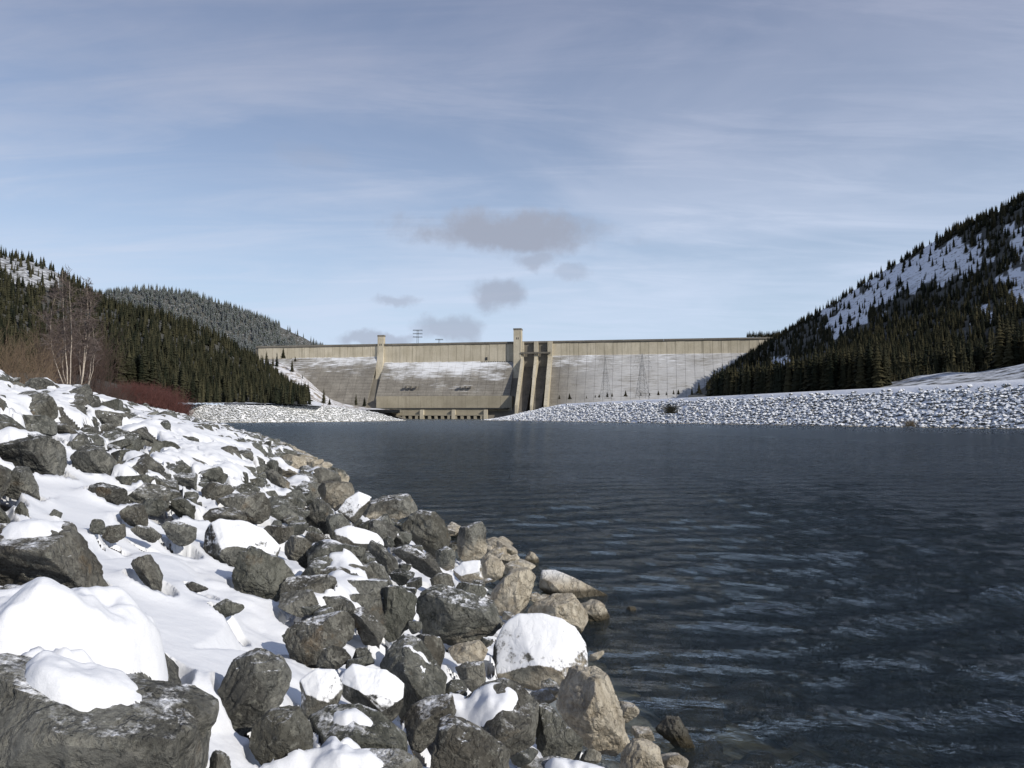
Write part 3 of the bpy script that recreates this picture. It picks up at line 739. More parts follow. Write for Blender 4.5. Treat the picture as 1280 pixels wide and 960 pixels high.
for i in range(16):
    u_ = u0 + (u1 - u0) * (i + 0.5) / 16; mb = MB(); dbox(mb, u_ - 2.6, u_ + 2.6, vP + 8, vP + 16.4, -6, zd2 - 0.02); mb.build('draft_pier', M_POWER, ph)
mb = MB(); dbox(mb, u0, u1, vP + 2, vP + 8, -6, zd2); mb.build('draft_tube_gate', M_GATE, ph)
# tailrace training ramp on the left
mb = MB(); p0 = pt(478, 513, 1330); p1 = pt(512, 526, 1290)
rw = MB(); d_ = Vector((1.2, 0, 0))
rw.add([p0 - d_ * 3, p0 + d_ * 3, p1 + d_ * 3, p1 - d_ * 3, p0 - d_ * 3 + Vector((0, 10, -30)), p0 + d_ * 3 + Vector((0, 10, -30)), p1 + d_ * 3 + Vector((0, 10, -12)), p1 - d_ * 3 + Vector((0, 10, -12))],
       [(0, 1, 2, 3), (4, 7, 6, 5), (0, 3, 7, 4), (1, 5, 6, 2), (0, 4, 5, 1), (3, 2, 6, 7)])
o = rw.build('training_wall', M_PARAPET); tag(o, 'sloping concrete wall running down to the water beside the left end of the powerhouse', 'retaining wall')
o = MB()

# ------------------------------------------------------------------ transmission towers
def pylon(name, loc, h, w_, label, arms=3, thick=0.28, group=None, rz=0.2, armw=1.0):
    t = empty(name, loc, rz); tag(t, label, 'pylon', group)
    lg = lambda z: w_ * (1 - 0.82 * min(z / (h * 0.72), 1.0)) / 2 + 0.5
    for sx in (-1, 1):
        for sy in (-1, 1):
            mb = MB(); mb.bar((sx * lg(0), sy * lg(0), -1), (sx * lg(h * .72), sy * lg(h * .72), h * .72), thick)
            mb.bar((sx * lg(h * .72), sy * lg(h * .72), h * .72), (0, 0, h), thick * 0.8); mb.build('leg', M_STEEL, t)
    mb = MB(); n_ = 7
    for i in range(n_):
        z0, z1 = h * .72 * i / n_, h * .72 * (i + 1) / n_; a, b = lg(z0), lg(z1)
        for sy in (-1, 1):
            mb.bar((-a, sy * a, z0), (b, sy * b, z1), thick * .55); mb.bar((a, sy * a, z0), (-b, sy * b, z1), thick * .55); mb.bar((-b, sy * b, z1), (b, sy * b, z1), thick * .55)
            mb.bar((sy * a, -a, z0), (sy * b, b, z1), thick * .55)
    mb.build('lattice', M_STEEL, t)
    for i in range(arms):
        z = h * (0.70 + 0.11 * i); L = w_ * (0.95 - 0.12 * i) * armw; mb = MB()
        mb.bar((-L, 0, z), (L, 0, z), thick * .8); mb.bar((-L, 0, z), (0, 0, z + h * .05), thick * .6); mb.bar((L, 0, z), (0, 0, z + h * .05), thick * .6); a_ = mb.build('crossarm', M_STEEL, t)
        mb = MB()
        for x in (-L, -L * .5, L * .5, L): mb.bar((x, 0, z), (x, 0, z - h * .05), thick * .5)
        mb.build('insulator', M_DARK, a_)
p = pt(803, 497, 1180); pylon('transmission_tower', p, 66, 15, 'tall grey lattice pylon standing before the right half of the dam')
p = pt(757, 498, 1200); pylon('transmission_tower', p, 62, 13, 'faint slender lattice pylon before the dam just right of the spillway', thick=0.2)
def floodtower(loc, h, rows_, wd, label, gap):
    t = empty('switchyard_mast', loc, 0.1); tag(t, label, 'mast')
    for dx in (-1.6, 1.6): mb = MB(); mb.bar((dx, 0, -14), (dx * .7, 0, h), 0.5); mb.build('leg', M_DARK, t)
    for i in range(rows_):
        z = h - i * gap; mb = MB(); mb.bar((-wd / 2, 0, z), (wd / 2, 0, z), 0.55); mb.bar((-wd / 2, 0, z - 1.5), (wd / 2, 0, z - 1.5), 0.3)
        for k in range(9):
            x = -wd / 2 + wd * k / 8; mb.bar((x, 0, z + 0.5), (x, 0, z - 2.2), 0.35)
        mb.build('crossarm', M_DARK, t)
floodtower(pt(522, 427, 1660), zat(412.5, 1660) - pt(522, 427, 1660).z, 3, 19, 'dark mast with three stacked crossarms rising behind the dam crest', 7.0)
floodtower(pt(549, 427, 1700), zat(424, 1700) - pt(549, 427, 1700).z, 1, 16, 'short mast with a single crossarm just above the dam crest', 5.0)

# ------------------------------------------------------------------ conifers
def conifer(seed, tiers=15, br=9, full=1.0, top=0.04, lean=0.0):
    """unit-height tree; returns crown verts/tris"""
    r = np.random.default_rng(seed); V = []; Fc = []
    for i in range(tiers):
        t = i / (tiers - 1.0); z = 0.10 + 0.86 * t; R = 0.165 * full * (1 - t) ** 0.8 + 0.012; R *= r.uniform(0.78, 1.15)
        for j in range(br):
            a = 2 * math.pi * (j + r.uniform(-.35, .35)) / br + i * 1.3; L = R * r.uniform(0.6, 1.2); dz = r.uniform(-.012, .012)
            ca, sa = math.cos(a), math.sin(a); b = len(V); w_ = L * 0.42; lift = 0.02
            V += [(0.0, 0.0, z + 0.035 + dz), (ca * L * .6 - sa * w_, sa * L * .6 + ca * w_, z - L * 0.22 + dz), (ca * L, sa * L, z - L * 0.42 + dz), (ca * L * .6 + sa * w_, sa * L * .6 - ca * w_, z - L * 0.22 + dz)]
            Fc += [(b, b + 1, b + 2), (b, b + 2, b + 3)]
    b = len(V); k_ = 6; V += [(0, 0, .96)] + [(0.088 * full * math.cos(q * math.pi / 3), 0.088 * full * math.sin(q * math.pi / 3), 0.10) for q in range(k_)]; Fc += [(b, b + 1 + q, b + 1 + (q + 1) % k_) for q in range(k_)]
    b = len(V); V += [(0, 0, 1.0)] + [(0.011 * math.cos(k * 2.1), 0.011 * math.sin(k * 2.1), 0.93) for k in range(3)]; Fc += [(b, b + 1, b + 2), (b, b + 2, b + 3), (b, b + 3, b + 1)]
    V = np.array(V); V[:, 0] += lean * V[:, 2] ** 2
    return V, np.array(Fc)
def merged(name, variants, P, H, W, mat, kind='stuff', label=None):
    vs, fs, ts = [], [], []; base = 0
    for i in range(len(P)):
        V, Fc = variants[i % len(variants)]; a = RNG.uniform(0, 6.28); ca, sa = math.cos(a), math.sin(a)
        x = (V[:, 0] * ca - V[:, 1] * sa) * H[i] * W[i] + P[i][0]; y = (V[:, 0] * sa + V[:, 1] * ca) * H[i] * W[i] + P[i][1]; z = V[:, 2] * H[i] + P[i][2]
        vs.append(np.stack([x, y, z], -1)); fs.append(Fc + base); base += len(V); ts.append(np.full(len(V), RNG.uniform(0, 1)))
    o = link(name, mesh_np(name, np.vstack(vs), np.vstack(fs), mat, False, np.concatenate(ts))); tag(o, label, None, None, kind); return o
far_var = [conifer(100 + i, 8, 5, random.uniform(1.0, 1.5), lean=random.uniform(-.03, .03)) for i in range(8)]
near_var = [conifer(200 + i, 17, 9, f, lean=random.uniform(-.02, .02)) for i, f in enumerate((0.95, 1.2, 0.8, 1.1, 1.35, 1.0))]
protos = []
for i, (V, Fc) in enumerate(near_var):
    cm = mesh_np('crown', V, Fc, M_FIR, False); mb = MB(); mb.bar((0, 0, -0.05), (0, 0, 0.9), 0.014, 0.003, 6); protos.append((cm, mb.mesh('trunk', M_BARK)))
def place_conifer(P, h, wd, label, group, i, mat=None):
    t = empty('conifer_tree', P, RNG.uniform(0, 6.28)); t.scale = (h * wd, h * wd, h); tag(t, label, 'tree', group)
    cm, tm = protos[i % len(protos)]
    if mat is not None:
        k = ('c', i % len(protos), mat.name)
        if k not in shared: c2 = cm.copy(); c2.materials.clear(); c2.materials.append(mat); shared[k] = c2
        cm = shared[k]
    link('crown', cm, t); link('trunk', tm, t)
def scatter(f, px0, px1, n_, dens, t0=0.0, t1=1.0, hmean=20, minpy=None):
    """random points on a sheet, kept with probability dens(px, py)"""
    out = []
    px = RNG.uniform(px0, px1, n_ * 3); t = RNG.uniform(t0, t1, n_ * 3); P = f(px, t); ux, uy = proj(P[:, 0], P[:, 1], P[:, 2])
    for k in range(len(P)):
        if len(out) >= n_: break
        if RNG.random() < dens(ux[k], uy[k], t[k]): out.append((P[k], ux[k], uy[k], t[k]))
    return out
def dens_r(x, y, t):
    x, y = wob(x, y)
    for c in CLEAR_R:
        if inpoly(x, y, c): return 0.17
    if x > 1090 and y < 385: return 0.85
    if y < np.interp(x, [1000, 1280], [425, 285]): return 0.75
    return 1.0
trR = scatter(f_right, 885, 1420, 8200, dens_r, 0.30, 0.83)
# the front of the forest on the terrace is denser and taller
frR = scatter(f_right, 890, 1330, 800, lambda x, y, t: 0.0 if inpoly(x, y, CLEAR_R[5]) or (x > 1110 and x < 1245) or (x > 1110 and t < .2) else 1.0, 0.06, 0.36)
frR2 = scatter(f_right, 1100, 1330, 130, lambda x, y, t: 1.0, 0.38, 0.42)
def dens_l(x, y, t):
    for c in CLEAR_L:
        if inpoly(x, y, c): return 0.30
    return 1.0
trL = scatter(f_left, -60, 386, 4600, dens_l, 0.24, 0.78) + scatter(f_left, 215, 388, 160, dens_l, 0.03, 0.24)
trH = scatter(f_far, 90, 420, 2900, lambda x, y, t: 0.15 if inpoly(x, y, [(350, 405), (392, 428), (385, 440), (350, 420)]) else (1.0 if y < 445 else 0.3), 0.1, 0.70)
# individuals: the nearest ones that stand up against what is behind them
indL, restL = [], []
cand = [c for c in trL if 10 < c[1] < 388]
cand.sort(key=lambda c: c[0][1]); keep = set(id(c) for c in cand[:170])
for c in trL: (indL if id(c) in keep else restL).append(c)
for i, (P, x, y, t) in enumerate(indL):
    H_ = RNG.uniform(12, 21) * (1.15 if x > 130 else .9); sz_ = 'tall' if H_ > 19 else ('mid-sized' if H_ > 15 else 'short')
    zone = ('above the tan bushes at the far left' if x < 62 else 'on the slope behind the birch stems') if x < 130 else ('above the red-brown shrubs' if x < 235 else ('over the middle of the far left rock bank' if x < 310 else 'at the dam end of the left forest'))
    place_conifer(P - np.array([0, 0, 0.5]), H_, RNG.uniform(0.9, 1.35), f'{sz_} dark green conifer {zone}', 'conifers behind the far left bank' if x > 130 else 'conifers behind the birches', i)
cand = [c for c in frR + frR2 if 885 < c[1] < 1275]; cand.sort(key=lambda c: c[0][1]); ri = cand[:130]; rk = set(id(c) for c in ri)
for i, (P, x, y, t) in enumerate(ri):
    H_ = RNG.uniform(15, 24); sz_ = 'tall' if H_ > 21 else ('mid-sized' if H_ > 18 else 'short')
    zone = 'in the stand before the right end of the dam' if x < 960 else ('in the front row of forest below the small snow clearing' if x < 1040 else ('in the front row of forest left of the bare snowy slope' if x < 1130 else 'behind the bare snowy slope at the far right'))
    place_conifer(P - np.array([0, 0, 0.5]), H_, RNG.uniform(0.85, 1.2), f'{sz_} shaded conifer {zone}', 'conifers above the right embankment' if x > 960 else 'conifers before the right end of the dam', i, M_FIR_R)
def forest(name, lst, mat, h0, h1, label):
    P = [c[0] - np.array([0, 0, 0.8]) for c in lst]; H = RNG.uniform(h0, h1, len(P)); W = RNG.uniform(0.85, 1.6, len(P)); merged(name, far_var, P, H, W, mat, 'stuff', label)
forest('left_forest', restL, M_FIR, 6, 16, None)
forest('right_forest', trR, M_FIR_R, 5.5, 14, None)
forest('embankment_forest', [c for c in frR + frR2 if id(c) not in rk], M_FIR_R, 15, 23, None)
forest('frosted_forest', trH, M_FIR_F, 10, 20, None)
# trees along the abutment left and behind the dam's right end, young ones by the road
def single(px, py, Y, hpx, label, wd=1.0, i=0, mat=None, group=None):
    place_conifer(pt(px, py, Y), hpx * Y / F, wd, label, group, i, mat)
single(404.5, 505, 1120, 20, 'lone dark conifer at the foot of the left abutment', 1.2, 0); single(412, 506, 1120, 9, 'small conifer just right of the lone dark one at the abutment', 1.5, 1)
single(445, 507, 1150, 15, 'bare brownish conifer before the lower left dam face', 1.4, 2); single(455.5, 508, 1150, 12, 'rounded dark conifer before the lower left dam face', 1.7, 3)
single(354, 448, 1430, 14, 'rusty narrow conifer on the snowy left abutment against the wall', 1.2, 4)
for k, (x, y, h) in enumerate(((333, 460, 22), (341, 464, 18), (346, 462, 22), (365, 465, 16), (369, 452, 7), (378, 480, 12))):
    single(x, y, 1400, h, 'conifer standing on the snowy left abutment slope', 1.2, k, None, 'conifers on the left abutment')
for k, (x, y, h) in enumerate(((699, 499, 6), (712, 499, 8), (733, 498, 4), (744, 497, 4), (749, 497, 5), (759, 496.5, 7), (765, 496, 6), (782, 495.5, 8), (801, 495, 5), (812, 494.5, 4), (823, 494, 6), (833, 494, 5), (842, 493, 6), (848, 493, 7))):
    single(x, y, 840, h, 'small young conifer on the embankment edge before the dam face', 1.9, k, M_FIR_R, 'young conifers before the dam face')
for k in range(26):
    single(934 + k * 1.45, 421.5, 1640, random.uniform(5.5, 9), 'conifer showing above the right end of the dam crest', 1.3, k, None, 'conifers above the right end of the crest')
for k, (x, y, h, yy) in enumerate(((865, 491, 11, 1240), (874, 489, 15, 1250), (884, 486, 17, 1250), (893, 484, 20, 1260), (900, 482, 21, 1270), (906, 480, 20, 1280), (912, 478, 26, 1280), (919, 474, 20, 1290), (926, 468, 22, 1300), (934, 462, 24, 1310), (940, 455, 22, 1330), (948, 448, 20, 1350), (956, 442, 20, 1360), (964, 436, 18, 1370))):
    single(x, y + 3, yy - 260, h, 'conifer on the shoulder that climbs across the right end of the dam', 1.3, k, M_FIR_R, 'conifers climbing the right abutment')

# ------------------------------------------------------------------ twiggy shrubs and birches
def twig_cloud(mb, base, h, spread, n_, r0, rg, sub=3, lean=(0, 0)):
    for i in range(n_):
        a = rg.uniform(0, 6.28); e = rg.uniform(0.1, 1.0) ** 0.7; p = Vector(base) + Vector((rg.gauss(0, spread * .28), rg.gauss(0, spread * .28), 0))
        d = Vector((math.cos(a) * spread * e * .55 + lean[0], math.sin(a) * spread * e * .55 + lean[1], h * rg.uniform(.6, 1.05) * (1.1 - .35 * e)))
        pts = [p + d * t + Vector((rg.gauss(0, .03), rg.gauss(0, .03), 0)) * h * t for t in (0, .35, .7, 1)]
        for q in range(3): mb.bar(pts[q], pts[q + 1], r0 * (1 - .28 * q), r0 * (1 - .28 * (q + 1)), 3)
        for _ in range(sub):
            t = rg.uniform(.3, .95); s0 = p + d * t; dd = d.normalized() * h * .22 + Vector((rg.gauss(0, .12), rg.gauss(0, .12), rg.gauss(0, .05))) * h
            mb.bar(s0, s0 + dd * rg.uniform(.4, 1), r0 * .5, r0 * .2, 3)
def shrub(name, px, py, Y, w_, h, n_, mat, label, seed, r0=0.012, sub=4, group=None, bend=1):
    rg = random.Random(seed); t = empty(name, pt(px, py, Y)); tag(t, label, 'shrub', group)
    mb = MB(); twig_cloud(mb, (0, 0, -.2), h, w_, n_, r0, rg, sub); mb.build('twigs', mat, t)
    return t
# red osier bank by the water's far end
for k, (px, py, Y, w_, h) in enumerate(((160, 499, 96, 3.8, 2.6), (172, 503, 102, 4.4, 3.2), (185, 508, 108, 4.8, 3.6), (199, 512, 112, 4.6, 3.8), (211, 517, 118, 4.0, 3.4), (222, 520, 122, 2.8, 2.2))):
    shrub('red_shrub', px, py + 3, Y, w_, h, 520, M_RED, ('leftmost and lowest of the red-brown shrubs', 'second red-brown shrub from the birches', 'third red-brown shrub from the birches', 'tall red-brown shrub before the dark forest edge', 'red-brown shrub next to last before the water', 'small red-brown shrub nearest the water')[k], 40 + k, 0.022, 4, 'red-brown shrubs at the end of the left bank')
# brown alder thicket behind the birches
for k, (px, py, Y, w_, h) in enumerate(((66, 488, 50, 3.0, 5.4), (84, 492, 52, 3.2, 6.6), (104, 496, 54, 3.4, 7.0), (119, 500, 55, 3.0, 5.6), (136, 503, 57, 2.4, 2.4), (148, 505, 60, 2.6, 1.5))):
    shrub('alder_shrub', px, py, Y, w_ * .8, h * .85, 95, M_BROWN, ('brown thicket just left of the birch stems', 'brown thicket behind the left birch clump', 'brown thicket behind the right birch clump', 'brown thicket just right of the birch stems', 'low brown thicket between birches and red shrubs', 'lowest brown thicket touching the red shrubs')[k], 60 + k, 0.012, 6, 'brown thicket behind the birches')
for k, (px, py, Y, w_, h) in enumerate(((-12, 470, 27, 2.6, 1.9), (8, 474, 28, 2.4, 2.0), (28, 478, 30, 2.2, 1.4), (45, 482, 33, 2.0, 1.0))):
    shrub('dry_shrub', px, py, Y, w_, h, 110, M_TAN, ('tan leafless bush cut by the left edge', 'full tan leafless bush near the left edge', 'lower tan bush between left edge and birches', 'smallest tan bush closest to the birches')[k], 80 + k, 0.007, 6, 'tan bushes on the left bank crest')
shrub('willow_shrub', 838, 516, 355, 5, 4.5, 260, simple('olive_twig', (0.06, 0.055, 0.035)), 'dark bush growing alone among the rocks of the right embankment', 91, 0.05, 4)
shrub('dry_bush', 1138, 532, 232, 3, 2.3, 160, M_GRASS, 'small tan bush at the waterline of the right embankment', 92, 0.03, 3)
# dry grass tufts on the crest
gr = MB(); rg = random.Random(5)
for i in range(2600):
    Y = rg.uniform(18, 95); sc_ = float(crestS(Y)); s_ = sc_ + rg.gauss(0.6, 0.9); X = float(waterX(Y)) - s_ / .93; z = float(bank_z(X, Y)) - .25
    h = rg.uniform(.2, .6); gr.bar((X, Y, z), (X + rg.gauss(0, .15), Y + rg.gauss(0, .15), z + h), .009, .002, 3)
o = gr.build('dry_grass', M_GRASS); tag(o, kind='stuff')
# birches
def birch(bx, by, Y, stems, label, seed, sub=24):
    rg = random.Random(seed); t = empty('birch_tree', pt(bx, by, Y)); tag(t, label, 'birch tree'); k = Y / F
    for tx, ty, bend, r0 in stems:
        base = Vector((rg.uniform(-.12, .12), rg.uniform(-.1, .1), -.5)); top = pt(tx, ty, Y) - pt(bx, by, Y)
        mb = MB(); pts = []
        for i in range(9):
            u = i / 8; p = base.lerp(top, u); p.x += bend * math.sin(u * math.pi) + rg.gauss(0, .02); p.y += rg.gauss(0, .03); pts.append(p)
        for i in range(8): mb.bar(pts[i], pts[i + 1], r0 * (1 - .1 * i), r0 * (1 - .1 * (i + 1)), 6)
        st = mb.build('trunk', M_BIRCH, t)
        mb = MB()
        for _ in range(sub):
            u = rg.uniform(.35, 1.0); i = min(int(u * 8), 7); p = pts[i].lerp(pts[i + 1], u * 8 - i); L = rg.uniform(.5, 1.15) * (1.25 - u * .6)
            a = rg.uniform(0, 6.28); d = Vector((math.cos(a) * .55, math.sin(a) * .55, rg.uniform(.5, 1.0))) * L; q = p + d
            mb.bar(p, q, .015, .009, 3)
            for _ in range(7):
                v = rg.uniform(.3, 1); s0 = p.lerp(q, v); d2 = Vector((rg.gauss(0, .28), rg.gauss(0, .28), rg.uniform(-.15, .38))) * L
                s1 = s0 + d2; mb.bar(s0, s1, .010, .006, 3)
                for _ in range(3): mb.bar(s0.lerp(s1, rg.uniform(.3, 1)), s1 + Vector((rg.gauss(0, .13), rg.gauss(0, .13), rg.gauss(0, .1))) * L, .007, .004, 3)
        mb.build('branches', M_TWIG, t)
birch(88, 489, 39, ((79, 338, -.08, .030), (69, 366, -.55, .024), (87, 352, .10, .027), (80, 410, -.2, .017)), 'left clump of thin white birch stems on the bank crest', 3)
birch(101, 489, 40, ((109, 352, .15, .030), (114, 375, .12, .026), (103, 380, -.12, .018)), 'right clump of pale birch stems on the bank crest', 4)
birch(108, 489, 41, ((119, 432, -.10, .030), (116, 400, .25, .018)), 'short leaning birch stems beside the right clump on the crest', 6, 9)

